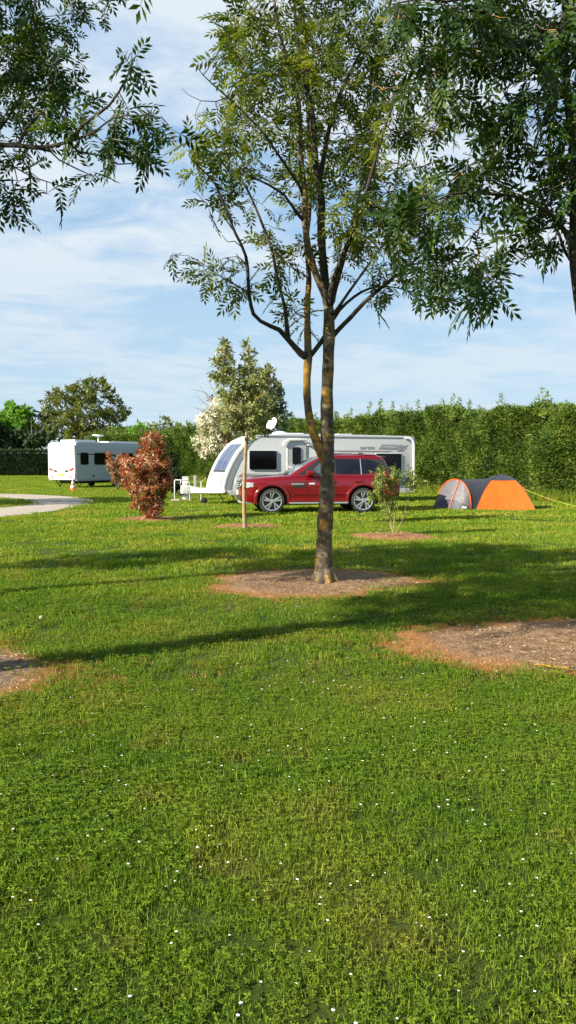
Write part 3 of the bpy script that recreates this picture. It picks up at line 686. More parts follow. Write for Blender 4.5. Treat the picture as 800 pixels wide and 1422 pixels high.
for e_ in [(300, 378, 42, 30, bd - .5, .45, 55), (262, 362, 20, 26, bd - .4, .3, 22), (335, 395, 25, 18, bd - .5, .3, 14), (300, 240, 45, 45, bd - .7, .7, 70), (275, 190, 25, 30, bd - .8, .5, 26), (330, 190, 45, 60, bd - .4, .8, 100), (335, 80, 48, 60, bd - .5, 1.0, 110), (350, 30, 45, 40, bd - .4, 1, 60),
           (345, 290, 28, 30, bd + .1, .4, 24), (375, 340, 18, 45, bd + .0, .4, 26), (395, 420, 22, 35, bd - .1, .5, 30), (400, 350, 24, 30, bd + .2, .5, 26), (415, 240, 40, 60, bd + .6, .9, 60), (390, 130, 55, 80, bd + .2, 1.2, 130), (440, 60, 70, 80, bd + .2, 1.4, 150),
           (500, 60, 70, 80, bd + .3, 1.4, 150), (560, 60, 60, 70, bd + .2, 1.2, 100), (480, 170, 50, 70, bd + .2, 1.3, 110), (540, 180, 65, 70, bd - .1, 1.3, 150), (520, 270, 60, 60, bd - .2, 1.2, 140), (480, 330, 35, 50, bd + .1, 1.0, 70), (560, 330, 60, 55, bd - .3, 1.1, 130), (580, 250, 50, 60, bd - .5, 1.0, 90), (600, 395, 50, 28, bd - .3, .8, 60), (530, 395, 40, 30, bd, .8, 50), (625, 330, 30, 40, bd - .6, .7, 40),
           (385, -80, 120, 70, bd, 1.6, 160), (520, -80, 110, 70, bd + .2, 1.6, 130), (455, -200, 150, 80, bd, 1.6, 120), (610, 120, 40, 80, bd, 1.0, 70), (450, 200, 60, 90, bd + 1.4, .7, 70), (420, 60, 60, 60, bd + 1.3, .6, 60)]:
    att += ell(*e_)
sk.grow(att, .085, .085, .55, 60, .16, minz=3.1, grav=.03, clump=.8); sk.finish(.0034)
build_tree('ash_tree', 'tall twin-stemmed ash tree with yellow lichen on its trunk, in the middle of the lawn', 'tree', sk, 'ash_leaf', twig_thr=.0052, per=2, size=(.18, .28), tpl=PIN, mats={1: 'lichen_bark', 2: 'limb_bark', 3: 'limb_bark'}, keep=.54, outw=.5, droop=.25)

# ---- ash leaning in from the right
sk = Skel(); rb = G(838, 906); rd = float(rb[1])
_rt = len(sk.p); sk.limb_add([(rb[0], rd, -.05, .11), (rb[0], rd, .06, .09)] + lp([(836, 800, rd, .070), (832, 640, rd, .062), (822, 520, rd, .058), (803, 415, rd, .052), (797, 350, rd, .050), (797, 300, rd, .046), (798, 240, rd, .044), (793, 180, rd, .042), (788, 130, rd, .042), (783, 60, rd, .038), (786, -10, rd, .034), (790, -150, rd, .022), (800, -300, rd, .01)]), attach=False)
sk.r = [a * .72 for a in sk.r]; RB = len(sk.p)
for l in [[(797, 345, rd, .04), (785, 322, rd - .1, .020), (770, 302, rd - .2, .018), (742, 283, rd - .35, .016), (715, 273, rd - .5, .014), (690, 270, rd - .6, .013), (655, 268, rd - .75, .010), (625, 270, rd - .9, .007), (600, 282, rd - 1, .004)],
          [(790, 140, rd, .035), (766, 112, rd - .1, .026), (740, 84, rd - .25, .022), (715, 62, rd - .4, .020), (692, 45, rd - .5, .018), (674, 20, rd - .6, .016), (655, -5, rd - .7, .012), (630, -50, rd - .8, .008)],
          [(787, 130, rd, .03), (768, 108, rd + .2, .024), (750, 75, rd + .35, .020), (735, 40, rd + .5, .018), (715, 15, rd + .6, .016), (695, -10, rd + .7, .012), (680, -60, rd + .8, .006)],
          [(688, 272, rd - .6, .009), (678, 300, rd - .65, .007), (665, 318, rd - .7, .006), (645, 338, rd - .8, .004)],
          [(798, 360, rd, .02), (785, 350, rd + .1, .014), (770, 315, rd + .3, .012), (740, 320, rd + .4, .010), (705, 350, rd + .4, .007), (675, 385, rd + .3, .004)],
          [(630, 268, rd - .9, .006), (610, 285, rd - .95, .005), (590, 300, rd - 1, .004), (560, 318, rd - 1.05, .003)],
          [(690, 45, rd - .5, .008), (660, 60, rd - .6, .006), (620, 62, rd - .7, .004), (585, 65, rd - .8, .003)],
          [(652, -4, rd - .7, .01), (620, 2, rd - .8, .009), (585, -2, rd - .9, .006), (550, 5, rd - 1, .004)],
          [(800, 300, rd, .03), (850, 250, rd - .2, .022), (930, 180, rd - .5, .015), (1010, 120, rd - .8, .006)],
          [(796, 200, rd, .03), (860, 120, rd + .5, .02), (930, 60, rd + 1.1, .012), (1000, 0, rd + 1.6, .006)]]:
    sk.limb_add(lp(l))
att = []
for e_ in [(648, 238, 42, 30, rd - .7, .35, 60), (700, 255, 40, 30, rd - .4, .4, 40), (600, 290, 38, 34, rd - .9, .3, 45), (565, 310, 25, 28, rd - 1, .25, 22), (650, 315, 35, 30, rd - .7, .4, 40), (625, 365, 45, 35, rd - .5, .5, 50), (665, 395, 42, 32, rd, .5, 55), (655, 425, 25, 14, rd - .1, .3, 16), (700, 350, 45, 45, rd + .3, .5, 55), (755, 300, 35, 30, rd + .2, .4, 30), (765, 335, 25, 15, rd + .3, .3, 12),
           (720, 200, 70, 50, rd - .2, .8, 80), (780, 170, 40, 60, rd - .1, .9, 60), (745, 120, 45, 45, rd - .3, .7, 60), (660, 150, 45, 40, rd - .3, .5, 32), (600, 90, 55, 60, rd - .6, .5, 60), (640, 30, 70, 40, rd - .6, .6, 70), (570, 20, 45, 30, rd - .8, .4, 36), (720, 20, 70, 50, rd, .9, 90), (775, 60, 35, 60, rd, .9, 60), (690, 80, 35, 30, rd - .1, .5, 24), (785, 240, 25, 40, rd, .8, 28),
           (700, -80, 110, 60, rd, 1, 110), (830, 60, 70, 120, rd, 1.2, 80), (880, 180, 80, 90, rd - .2, 1.2, 60), (950, 60, 80, 100, rd + .6, 1.2, 60), (800, -150, 150, 80, rd, 1.3, 80)]:
    att += ell(*e_)
sk.grow(att, .07, .075, .5, 60, .16, minz=2.9, grav=.04, clump=.65); sk.finish(.0024)
build_tree('ash_tree', 'ash tree leaning in at the right edge, its leafy branches overhanging the lawn', 'tree', sk, 'ash_leaf_shaded', twig_thr=.0046, per=2, size=(.17, .26), tpl=PIN, keep=.5, outw=.5, droop=.35, bark='limb_bark')

# ---- ash reaching in from the left
sk = Skel(); ld = 5.42; lb = (-2.72, ld)
sk.limb_add([(lb[0], ld, -.05, .16), (lb[0], ld, .08, .135), (lb[0] + .02, ld, 1.2, .11), (lb[0] + .05, ld + .03, 2.4, .10), (lb[0] - .02, ld + .05, 3.3, .08), (lb[0] - .1, ld + .1, 4.6, .045), (lb[0] - .1, ld + .1, 6.2, .02), (lb[0] - .1, ld, 7.2, .008)], attach=False)
tr = lambda z: (lb[0] + .03, ld + .04, z)
for l in [[tr(3.15) + (.04,), tuple(P(-60, 222, ld - .1)) + (.022,), tuple(P(0, 201, ld - .2)) + (.016,), tuple(P(49, 205, ld - .3)) + (.013,), tuple(P(94, 197, ld - .4)) + (.010,), tuple(P(117, 172, ld - .45)) + (.011,), tuple(P(152, 146, ld - .5)) + (.008,), tuple(P(175, 110, ld - .5)) + (.006,), tuple(P(183, 92, ld - .5)) + (.004,)],
          lp([(94, 197, ld - .4, .012), (130, 184, ld - .5, .008), (156, 164, ld - .6, .006), (195, 160, ld - .65, .004), (225, 163, ld - .7, .003)]),
          lp([(94, 197, ld - .4, .010), (110, 211, ld - .35, .008), (140, 216, ld - .3, .006), (165, 228, ld - .25, .005), (205, 224, ld - .2, .003)]),
          lp([(49, 205, ld - .3, .012), (70, 210, ld - .2, .008), (82, 222, ld - .1, .006), (108, 235, ld, .005), (130, 245, ld, .003)]),
          lp([(0, 205, ld - .2, .014), (20, 232, ld - .1, .006), (45, 246, ld, .005), (65, 252, ld + .05, .004), (88, 260, ld + .1, .003)]),
          lp([(-30, 215, ld - .1, .02), (-5, 185, ld + .1, .012), (20, 150, ld + .2, .010), (36, 115, ld + .25, .007), (34, 60, ld + .3, .004)]),
          lp([(20, 203, ld - .2, .012), (45, 170, ld - .1, .008), (70, 140, ld, .006), (90, 115, ld + .1, .004)]),
          [tr(2.9) + (.03,), (-2.3, 5.0, 3.25, .018), (-1.7, 4.0, 3.5, .012), (-1.15, 3.2, 3.56, .008), (-.62, 3.0, 3.48, .005), (-.42, 2.98, 3.40, .003)],
          [tr(3.6) + (.03,), (-2.0, 5.3, 4.9, .018), (-1.5, 5.0, 5.2, .01), (-1.0, 4.9, 5.15, .004)],
          [tr(3.4) + (.04,), (-3.9, 5.7, 4.3, .025), (-4.6, 5.4, 5.0, .01)],
          [tr(3.7) + (.04,), (-3.2, 7.1, 4.6, .025), (-3.3, 7.8, 5.2, .01)]]:
    sk.limb_add([tuple(q) for q in l])
att = []
for e_ in [(25, 80, 35, 45, ld + .2, .4, 46), (20, 140, 40, 40, ld + .1, .4, 40), (75, 110, 30, 28, ld, .4, 26), (70, 60, 32, 22, ld + .1, .3, 14), (90, 150, 40, 25, ld - .2, .4, 26), (120, 175, 35, 25, ld - .4, .3, 26), (182, 84, 26, 13, ld - .5, .2, 18), (160, 160, 30, 25, ld - .5, .25, 20), (205, 158, 34, 20, ld - .65, .25, 24), (190, 185, 30, 22, ld - .5, .25, 18), (228, 175, 14, 16, ld - .7, .15, 9), (150, 205, 40, 20, ld - .3, .3, 20), (210, 228, 28, 13, ld - .2, .2, 16), (135, 245, 22, 22, ld, .2, 16), (25, 215, 45, 30, ld, .3, 10), (15, 250, 25, 15, ld, .25, 12), (72, 268, 16, 9, ld + .1, .15, 7), (5, 285, 15, 12, ld, .2, 7), (30, 2, 35, 3, ld - .9, .2, 6)]:
    att += ell(*e_)
att += ball((-3.2, 6.1, 5.4), (2.0, 2.1, 1.8), 620) + ball((-4.2, 5.4, 4.6), (1.2, 1.2, 1.0), 90)
att += [np.array(q) + RNG.normal(0, .05, 3) for q in [(-.62, 3.0, 3.5)] * 4 + [(-.45, 2.98, 3.38)] * 3 + [(-1.1, 3.1, 3.62)] * 3]
att = [a for a in att]
sk.grow(att, .08, .08, .6, 60, .16, minz=2.85, grav=.04, clump=.6); sk.finish(.0026)
build_tree('ash_tree', 'ash tree at the left edge whose low leafy branch hangs into the sky', 'tree', sk, 'ash_leaf_shaded', twig_thr=.0048, per=2, size=(.125, .19), tpl=PIN, keep=1.0, outw=.5, droop=.35, bark='limb_bark')

# ---- ashes just left of the frame that throw the long shadows
def side_tree(x, y, h, r, seed, label, z0=2.7, n=420, per=6):
    sk = Skel(); sk.limb_add([(x, y, -.05, .15), (x, y, .1, .12), (x + .08, y, 1.5, .10), (x + .02, y + .06, z0, .09), (x - .05, y, h * .6, .06), (x, y, h * .95, .01)], attach=False)
    for a in range(5):
        th = a * 1.256 + seed; zz_ = z0 - .1 + .25 * a; sk.limb_add([(x, y, zz_, .05), (x + .5 * r * math.cos(th), y + .5 * r * math.sin(th), zz_ + .7, .03), (x + .9 * r * math.cos(th), y + .9 * r * math.sin(th), zz_ + 1.5, .008)])
    att = ball((x, y, (h + z0) / 2 + .4), (r, r, (h - z0) / 2), n)
    sk.grow(att, .16, .17, 1.0, 40, .15, minz=z0 - .3); sk.finish(.004)
    build_tree('ash_tree', label, 'tree', sk, 'ash_leaf_shaded', twig_thr=.008, per=per, size=(.18, .28), tpl=PIN, keep=.9)
side_tree(-6.9, 7.05, 6.4, 2.0, 1.0, 'ash tree standing out of view beyond the left edge, nearest of three', 3.6, 340)
side_tree(-8.6, 8.7, 4.5, 1.0, 2.0, 'ash tree standing out of view beyond the left edge, middle and smallest of three', 2.3, 160)
side_tree(-5.35, 3.95, 5.4, 1.5, 4.2, 'ash tree standing out of view beyond the left edge, closest to the camera', 3.3, 200, 4)
side_tree(-16.0, 27.0, 6.0, 2.8, 3.0, 'ash tree standing out of view beyond the left edge, furthest from the camera', 2.0, 420)

# ---- young tree on a clean stem
LEAF5 = tpl_spray(5, 1.0, .34, 1.5, 3, .5); LEAF3 = tpl_spray(3, 1.0, .38, 1.2, 4, .6)
sk = Skel(); yb = G(340, 735); yd = float(yb[1])
sk.limb_add([(yb[0], yd, -.05, .062), (yb[0], yd, .05, .052)] + lp([(339, 700, yd, .046), (340, 650, yd, .043), (342, 608, yd, .040), (343, 570, yd, .028), (345, 520, yd, .018), (346, 480, yd, .006)]), attach=False)
for l in [[(342, 600, yd, .03), (330, 570, yd - .1, .018), (320, 530, yd - .1, .012), (311, 475, yd - .1, .004)], [(343, 595, yd, .03), (356, 565, yd + .1, .018), (364, 530, yd + .1, .012), (372, 500, yd, .004)], [(341, 603, yd, .02), (325, 585, yd + .2, .012), (308, 555, yd + .3, .006), (302, 530, yd + .3, .003)], [(344, 603, yd, .02), (362, 585, yd - .2, .012), (376, 560, yd - .2, .005)]]: sk.limb_add(lp(l))
att = []
for e_ in [(311, 500, 14, 32, yd - .1, .25, 60), (346, 500, 10, 30, yd, .25, 46), (328, 535, 26, 28, yd, .4, 90), (362, 535, 20, 30, yd, .35, 70), (340, 570, 38, 28, yd, .5, 130), (298, 515, 8, 22, yd, .2, 16), (372, 515, 7, 16, yd, .2, 12), (318, 590, 14, 14, yd, .3, 22), (355, 600, 18, 12, yd, .3, 24)]: att += ell(*e_)
sk.grow(att, .08, .07, .6, 50, .15, minz=1.9); sk.finish(.003)
build_tree('young_tree', 'young tree with a slim bare stem and silvery green upright crown', 'tree', sk, 'silver_leaf', twig_thr=.010, per=3, size=(.085, .15), tpl=LEAF5, bark='young_bark', keep=.95, up_jit=.8, droop=-.1)
mb = MB(); q = P(340, 678, yd); mb.lathe([(.046, -.012), (.05, 0), (.046, .012)], 12, Matrix.Translation(Vector(q))); 
ty = bpy.data.objects['young_tree']; o = mb.build('tree_tie', simple('black_rubber', (.03, .03, .03), .7)); o.parent = ty; o.location = -ty.location

# ---- multi-stem young shrub
sk = Skel(); sb = G(546, 745); sd_ = float(sb[1])
sk.limb_add([(sb[0], sd_, -.04, .014), (sb[0], sd_, .03, .012)] + lp([(548, 715, sd_, .009), (549, 685, sd_, .007), (547, 650, sd_, .003)]), attach=False)
for l in [[(546, 742, sd_, .01), (542, 722, sd_, .008), (537, 705, sd_ - .1, .007), (530, 680, sd_ - .1, .005), (525, 655, sd_ - .1, .003)], [(547, 743, sd_, .01), (556, 728, sd_, .008), (565, 700, sd_ + .1, .007), (572, 675, sd_ + .1, .005), (574, 652, sd_ + .1, .003)], [(547, 743, sd_, .01), (560, 720, sd_ + .1, .006), (563, 690, sd_ + .2, .005), (566, 648, sd_ + .2, .003)], [(546, 742, sd_, .01), (541, 725, sd_ + .1, .007), (535, 700, sd_ + .15, .005), (518, 685, sd_ + .15, .003)]]: sk.limb_add(lp(l), step=.06)
att = []
for e_ in [(528, 668, 11, 24, sd_ - .1, .2, 40), (548, 668, 10, 24, sd_, .2, 34), (570, 668, 10, 18, sd_ + .1, .2, 26), (522, 690, 11, 12, sd_ + .1, .15, 18), (540, 695, 12, 14, sd_, .2, 24), (533, 712, 6, 10, sd_, .1, 8), (585, 672, 5, 8, sd_ + .1, .1, 6)]: att += ell(*e_)
sk.grow(att, .045, .045, .4, 40, .15, minz=.45); sk.finish(.0025)
build_tree('young_shrub', 'slender multi-stemmed shrub with small green leaves growing from a bark-chip patch', 'shrub', sk, 'shrub_leaf', twig_thr=.007, per=4, size=(.05, .085), tpl=LEAF5, bark='young_bark', jitpos=.08, up_jit=.8, droop=-.2)

# ---- red photinias
def photinia(px, py, ells, label, dd=None, minz=.12):
    sk = Skel(); b_ = G(px, py) if dd is None else P(px, py, dd)[:2]; d = float(b_[1]); rad = .02
    sk.limb_add([(b_[0], d, -.04, .035), (b_[0], d, .05, .03), (b_[0] + .02, d, .5, .022), (b_[0], d, 1.1, .012)], attach=False)
    for k in range(5):
        th = k * 1.26 + .3; sk.limb_add([(b_[0], d, .08, .02), (b_[0] + .2 * math.cos(th), d + .2 * math.sin(th), .5, .014), (b_[0] + .3 * math.cos(th), d + .3 * math.sin(th), 1.1, .006)])
    att = []
    for (cx, cy, rx, ry, n) in ells: att += ell(cx, cy, rx, ry, d, rx / 1100 * d * 1.0, n)
    sk.grow(att, .09, .08, .7, 40, .15, minz=minz); sk.finish(.003)
    return build_tree('photinia_shrub', label, 'shrub', sk, 'photinia_leaf', 'photinia shrubs', twig_thr=.012, per=10, size=(.06, .10), tpl=LEAF5, bark='bg_bark', up_jit=.9, jitpos=.09, droop=-.35, outw=.8)
photinia(206, 722, [(212, 622, 22, 22, 90), (203, 645, 36, 22, 170), (206, 672, 36, 22, 170), (205, 695, 26, 20, 110), (208, 712, 17, 9, 45), (182, 655, 12, 14, 30), (225, 660, 14, 30, 60)], 'tall red-leaved photinia shrub in front, on a bark-chip patch')
photinia(164, 676, [(163, 650, 15, 17, 90), (152, 636, 6, 11, 20), (172, 640, 12, 12, 40), (163, 665, 12, 9, 40)], 'smaller red photinia shrub behind the tall one, beside the distant caravan', dd=43)
bpy.data.objects['photinia_shrub.001']['group'] = 'photinia shrubs'

# ---- generic background trees
def bg_tree(name, label, px, d, ells, leaf, size, n_limb=5, bark='bg_bark', group=None, tpl=None, tip=.012, per=3, step=.5, trunk=.2, z0f=.25, keep=1.0, droop=0.1, fr=(1.0)):
    x = (px - 400) / 1100 * d; top = max(P(cx, cy - ry, d)[2] for (cx, cy, rx, ry, n) in ells); bot = min(P(cx, cy + ry, d)[2] for (cx, cy, rx, ry, n) in ells)
    sk = Skel(); zb = max(.6, min(bot + .3, top * z0f)); sk.limb_add([(x, d, -.1, trunk * 1.2), (x, d, zb, trunk), (x + .1, d, (zb + top) / 2, trunk * .5), (x, d, top * .95, trunk * .08)], step=step, attach=False)
    W = max(rx for (_, _, rx, _, _) in ells) / 1100 * d
    for k in range(n_limb):
        th = k * 2 * math.pi / n_limb + px; zz_ = zb + (top - zb) * .08 * k; sk.limb_add([(x, d, zz_, trunk * .5), (x + .45 * W * math.cos(th), d + .45 * W * math.sin(th), zz_ + (top - zb) * .3, trunk * .28), (x + .8 * W * math.cos(th), d + .8 * W * math.sin(th), zz_ + (top - zb) * .5, trunk * .08)], step=step)
    att = []
    for (cx, cy, rx, ry, n) in ells: att += ell(cx, cy, rx, ry, d, rx / 1100 * d, n)
    sk.grow(att, step, step * .9, step * 7, 40, .15, minz=zb * .8); sk.finish(tip)
    return build_tree(name, label, 'tree', sk, leaf, group, twig_thr=tip * 3.2, per=per, size=size, tpl=tpl or LEAF5, bark=bark, up_jit=.8, droop=droop, keep=keep, jitpos=step * .5)
BG = 'trees beyond the campsite'
bg_tree('broadleaf_tree', 'round bright green tree at the far left behind the clipped hedge', 20, 104, [(22, 590, 24, 30, 170), (8, 600, 22, 26, 90), (38, 600, 14, 20, 50)], 'bright_leaf', (.7, 1.1), per=6, group=BG, step=.55)
bg_tree('broadleaf_tree', 'wide spreading olive green tree towering behind the distant caravan', 108, 104, [(122, 543, 38, 20, 130), (88, 556, 34, 20, 110), (160, 574, 30, 13, 80), (66, 585, 22, 18, 70), (115, 582, 50, 22, 150), (155, 598, 34, 12, 60), (105, 605, 50, 10, 70), (60, 603, 22, 12, 40)], 'olive_leaf', (.35, .65), per=6, group=BG, n_limb=8, step=.6, trunk=.25, keep=.85)
bg_tree('broadleaf_tree', 'low dark green tree between the spreading tree and the caravan roof', 160, 100, [(165, 610, 32, 14, 90), (145, 612, 20, 12, 40)], 'mid_leaf', (.6, 1.0), per=5, group=BG)
bg_tree('broadleaf_tree', 'small green tree rising just left of the tall photinia top', 192, 92, [(192, 604, 14, 15, 60), (180, 612, 14, 10, 30)], 'bright_leaf', (.5, .9), per=5, group=BG)
bg_tree('broadleaf_tree', 'grey green tree with a thin bare top above the photinia', 222, 90, [(222, 600, 18, 13, 60), (235, 598, 12, 12, 30), (232, 583, 3, 6, 5)], 'willow_leaf', (.45, .8), per=4, group=BG)
bg_tree('broadleaf_tree', 'green tree between the photinia and the white blossom tree', 250, 88, [(248, 606, 18, 15, 80), (262, 606, 14, 14, 40)], 'mid_leaf', (.6, .9), per=5, group=BG)
bg_tree('broadleaf_tree', 'dark green tree crown directly behind the young tree stem', 345, 86, [(345, 612, 40, 16, 120), (300, 612, 26, 14, 60)], 'mid_leaf', (.6, 1.0), per=5, group=BG)
bg_tree('broadleaf_tree', 'dark low tree showing above the caravan roof beside the dish', 420, 75, [(415, 610, 26, 10, 70), (440, 609, 22, 9, 40)], 'clipped_leaf', (.6, .9), per=5, group=BG)
bg_tree('broadleaf_tree', 'dark tree behind the clipped hedge at the far left corner', 45, 100, [(48, 612, 22, 12, 60), (5, 614, 20, 12, 40), (-25, 600, 30, 24, 90)], 'clipped_leaf', (.6, 1.0), per=5, group=BG)

# ---- hawthorn in blossom and grey-green tree behind the caravan
bt = bg_tree('hawthorn_tree', 'hawthorn smothered in creamy white blossom behind the front of the caravan', 312, 38, [(300, 590, 30, 26, 190), (290, 612, 24, 20, 130), (325, 580, 26, 30, 130), (312, 625, 26, 14, 70), (282, 622, 14, 14, 45), (308, 560, 26, 14, 40)], 'blossom', (.16, .27), n_limb=7, bark='young_bark', tpl=LEAF5, tip=.006, per=4, step=.22, trunk=.13, keep=.9, droop=.1)
mb = MB()
for (x0, y0, x1, y1, x2, y2) in [(300, 560, 285, 545, 264, 540), (302, 572, 284, 560, 272, 548), (300, 580, 282, 570, 268, 565), (305, 560, 296, 540, 288, 528), (296, 566, 290, 553, 278, 537)]:
    mb.tube([P(x0, y0, 38), P(x1, y1, 37.8), P(x2, y2, 37.6)], [.02, .013, .006], 5); mb.tube([P(x1, y1, 37.8), P(x1 - 8, y1 - 2, 37.9)], [.01, .005], 4)
o = mb.build('bare_twigs', M['young_bark']); o.parent = bt; o.location = -bt.location
bg_tree('willow_tree', 'grey green tree beside the white blossom, behind the satellite dish', 365, 40, [(352, 536, 22, 28, 110), (372, 552, 26, 28, 170), (380, 580, 22, 20, 110), (355, 585, 24, 20, 80), (394, 592, 12, 8, 20), (340, 560, 20, 30, 70)], 'willow_leaf', (.17, .3), n_limb=7, tip=.006, per=6, step=.24, trunk=.12, keep=.9)
# dark foliage standing in for the hedge's shaded end beside the photinia
bg_tree('hedge_end_shade', 'dark foliage standing in for the shaded hedge end, behind the right side of the tall photinia', 243, 36, [(241, 662, 9, 24, 120), (240, 640, 7, 14, 40)], 'shaded_leaf', (.2, .3), tpl=LEAF5, tip=.006, per=6, step=.16, trunk=.05, z0f=.1)

# ------------------------------------------------------------------ hedges
SPR = tpl_spray(6, 1.0, .20, 1.1, 9, .45)
def hedge(name, label, A, B, h0, h1, thick, nsp, size, leaf, core, bump_a=.28, tips=0, ragged=.2, topdens=.25, near_bias=1.0):
    A = np.array(A, float); B = np.array(B, float); Ln = np.linalg.norm(B - A); u = (B - A) / Ln; nr = np.array([-u[1], u[0]])
    if nr @ (np.array([0, 0]) - (A + B) / 2) < 0: nr = -nr
    root = empty(name, (A[0], A[1], 0)); tag(root, label, 'hedge'); off = np.array([A[0], A[1], 0])
    def bulge(s, z): return bump_a * (np.sin(1.7 * s + .8 * z + np.sin(.63 * s)) * .5 + np.sin(3.1 * s - 1.9 * z + 1) * .3 + np.sin(.9 * s + 2.3 * z) * .3)
    def topz(s): return h0 + (h1 - h0) * s / Ln + ragged * (np.sin(1.1 * s) * .35 + np.sin(2.7 * s + 1) * .3 + np.sin(6.3 * s + 2) * .25 + np.sin(.37 * s) * .3)
    # core
    ns, nz = int(Ln / .8) + 2, 8; V = []; 
    for i in range(ns):
        s = Ln * i / (ns - 1); tz = topz(s) - .25
        prof = [(-.22, 0)] + [(-.22 + bulge(s, tz * k / nz) - .12, tz * k / nz) for k in range(1, nz)] + [(-.5, tz), (-thick + .4, tz), (-thick + .1, tz * .6), (-thick + .1, 0)]
        for o_, z in prof:
            p = A + u * s + nr * o_; V.append((p[0] - A[0], p[1] - A[1], z))
    m_ = nz + 4; Fs = [(i * m_ + k, i * m_ + k + 1, (i + 1) * m_ + k + 1, (i + 1) * m_ + k) for i in range(ns - 1) for k in range(m_ - 1)]
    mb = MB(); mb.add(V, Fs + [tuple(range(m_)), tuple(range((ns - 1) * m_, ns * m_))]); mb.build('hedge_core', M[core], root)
    # sprays
    n = nsp; s = RNG.random(n) ** near_bias * Ln; tz = topz(s); kind = RNG.random(n)
    z = RNG.random(n) * tz; o_ = bulge(s, z) + RNG.normal(-.06, .07, n)
    top = kind < topdens; z = np.where(top, tz - .1 + RNG.normal(0, .07, n), z); o_ = np.where(top, -RNG.random(n) * thick, o_)
    xy = A + u * s[:, None] + nr * o_[:, None]
    dirs = np.stack([nr[0] * np.ones(n), nr[1] * np.ones(n), np.full(n, .55)], 1); dirs[top] = [0, 0, 1]; dirs += RNG.normal(0, .45, (n, 3))
    sz = RNG.uniform(size[0], size[1], n)
    org = np.stack([xy[:, 0] - A[0], xy[:, 1] - A[1], z], 1)
    rn = RNG.random(n) * .7 + .3 * (np.sin(2.3 * s + 1.7 * z) * .5 + .5)
    if tips:
        ts = RNG.random(tips) * Ln; O = []; Dd = []; Sz = []
        for t_ in ts:
            hgt = RNG.uniform(.15, 1.05) ** 1.3; k = int(6 + hgt * 22); o2 = -RNG.uniform(.1, thick * .6); tz_ = topz(t_)
            for j in range(k):
                f = j / k; p = A + u * (t_ + RNG.normal(0, .10 * (1 - f) + .02)) + nr * (o2 + RNG.normal(0, .10 * (1 - f) + .02))
                O.append((p[0] - A[0], p[1] - A[1], tz_ - .2 + hgt * f)); v = RNG.normal(0, .5, 3); v[2] = abs(v[2]) + .7; Dd.append(v); Sz.append(RNG.uniform(size[0], size[1]) * (1.1 - .5 * f))
        org = np.concatenate([org, O]); dirs = np.concatenate([dirs, Dd]); sz = np.concatenate([sz, Sz]); rn = np.concatenate([rn, RNG.random(len(O)) * .6 + .4])
    foliage_mesh('foliage', M[leaf], root, org, dirs, sz, SPR, .7, rn)
    return root
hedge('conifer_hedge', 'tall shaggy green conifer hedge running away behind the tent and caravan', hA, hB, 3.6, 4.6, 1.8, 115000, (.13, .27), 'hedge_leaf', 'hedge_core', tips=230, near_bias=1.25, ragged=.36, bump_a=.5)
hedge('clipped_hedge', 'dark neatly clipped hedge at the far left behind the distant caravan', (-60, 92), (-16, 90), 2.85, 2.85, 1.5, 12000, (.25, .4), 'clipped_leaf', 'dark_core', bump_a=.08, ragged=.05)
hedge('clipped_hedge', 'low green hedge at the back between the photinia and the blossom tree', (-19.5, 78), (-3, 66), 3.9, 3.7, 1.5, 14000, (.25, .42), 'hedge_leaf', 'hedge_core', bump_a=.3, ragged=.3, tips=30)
# ------------------------------------------------------------------ hard-surface materials
M['white'] = simple('white_gelcoat', (0.80, 0.80, 0.79), 0.28, var=.025, scale=1.5, coat=.3)
M['side_white_shaded'] = simple('white_panel_shaded', (0.46, 0.485, 0.505), 0.35, var=.03, scale=1.2, coat=.1)  # white walls toned down: the dim side light is put into the colour
M['grey_trim'] = simple('grey_trim', (0.30, 0.32, 0.34), 0.45, var=.08)
M['light_grey'] = simple('light_grey', (0.50, 0.51, 0.52), 0.4, var=.08)
M['black_plastic'] = simple('black_plastic', (0.022, 0.022, 0.024), 0.5, var=.2)
M['dark_metal'] = simple('dark_metal', (0.06, 0.06, 0.065), 0.5, metal=.6)
M['galv'] = simple('galvanised', (0.55, 0.56, 0.57), 0.42, metal=.7, var=.12, scale=14)
M['silver'] = simple('silver', (0.72, 0.73, 0.75), 0.28, metal=.85, var=.05)
M['rubber'] = simple('tyre_rubber', (0.03, 0.03, 0.03), 0.8, var=.25, scale=20)
M['red_paint'] = simple('red_paint', (0.19, 0.002, 0.007), 0.30, metal=.25, coat=.7, var=.05, scale=2)
M['plate_yellow'] = simple('plate_yellow', (0.75, 0.55, 0.05), 0.5)
M['plate_white'] = simple('plate_white', (0.78, 0.78, 0.76), 0.5)
M['red_lens'] = simple('red_lens', (0.45, 0.02, 0.03), 0.2, coat=.8)
M['clear_lens'] = simple('clear_lens', (0.62, 0.66, 0.70), 0.12, metal=.5, coat=1.0, var=.25, scale=25)
M['orange_stripe'] = simple('cone_orange', (0.78, 0.11, 0.05), 0.5)
M['pink'] = simple('pink_line', (0.42, 0.16, 0.20), 0.5)
def glass(name, col, rough=.04, coat=.5):
    m, nt, b = newmat(name); co = obj_co(nt)
    f = noise(nt, co, 2.2, 3)
    L(nt, ramp(nt, f, [(0.35, tuple(c * .7 for c in col)), (0.65, tuple(min(1, c * 1.3) for c in col))]), b.inputs['Base Color'])
    b.inputs['Roughness'].default_value = rough; b.inputs['IOR'].default_value = 1.5; b.inputs['Coat Weight'].default_value = coat; b.inputs['Specular IOR Level'].default_value = .5 if coat else .25; b.inputs['Coat Roughness'].default_value = .02
    bump(nt, b, noise(nt, co, 1.3, 2), .06, .05); return m
M['black_glass'] = glass('black_glass', (.004, .004, .005), .12, 0); M['dark_glass'] = glass('dark_glass', (.008, .011, .02), .08, 0)
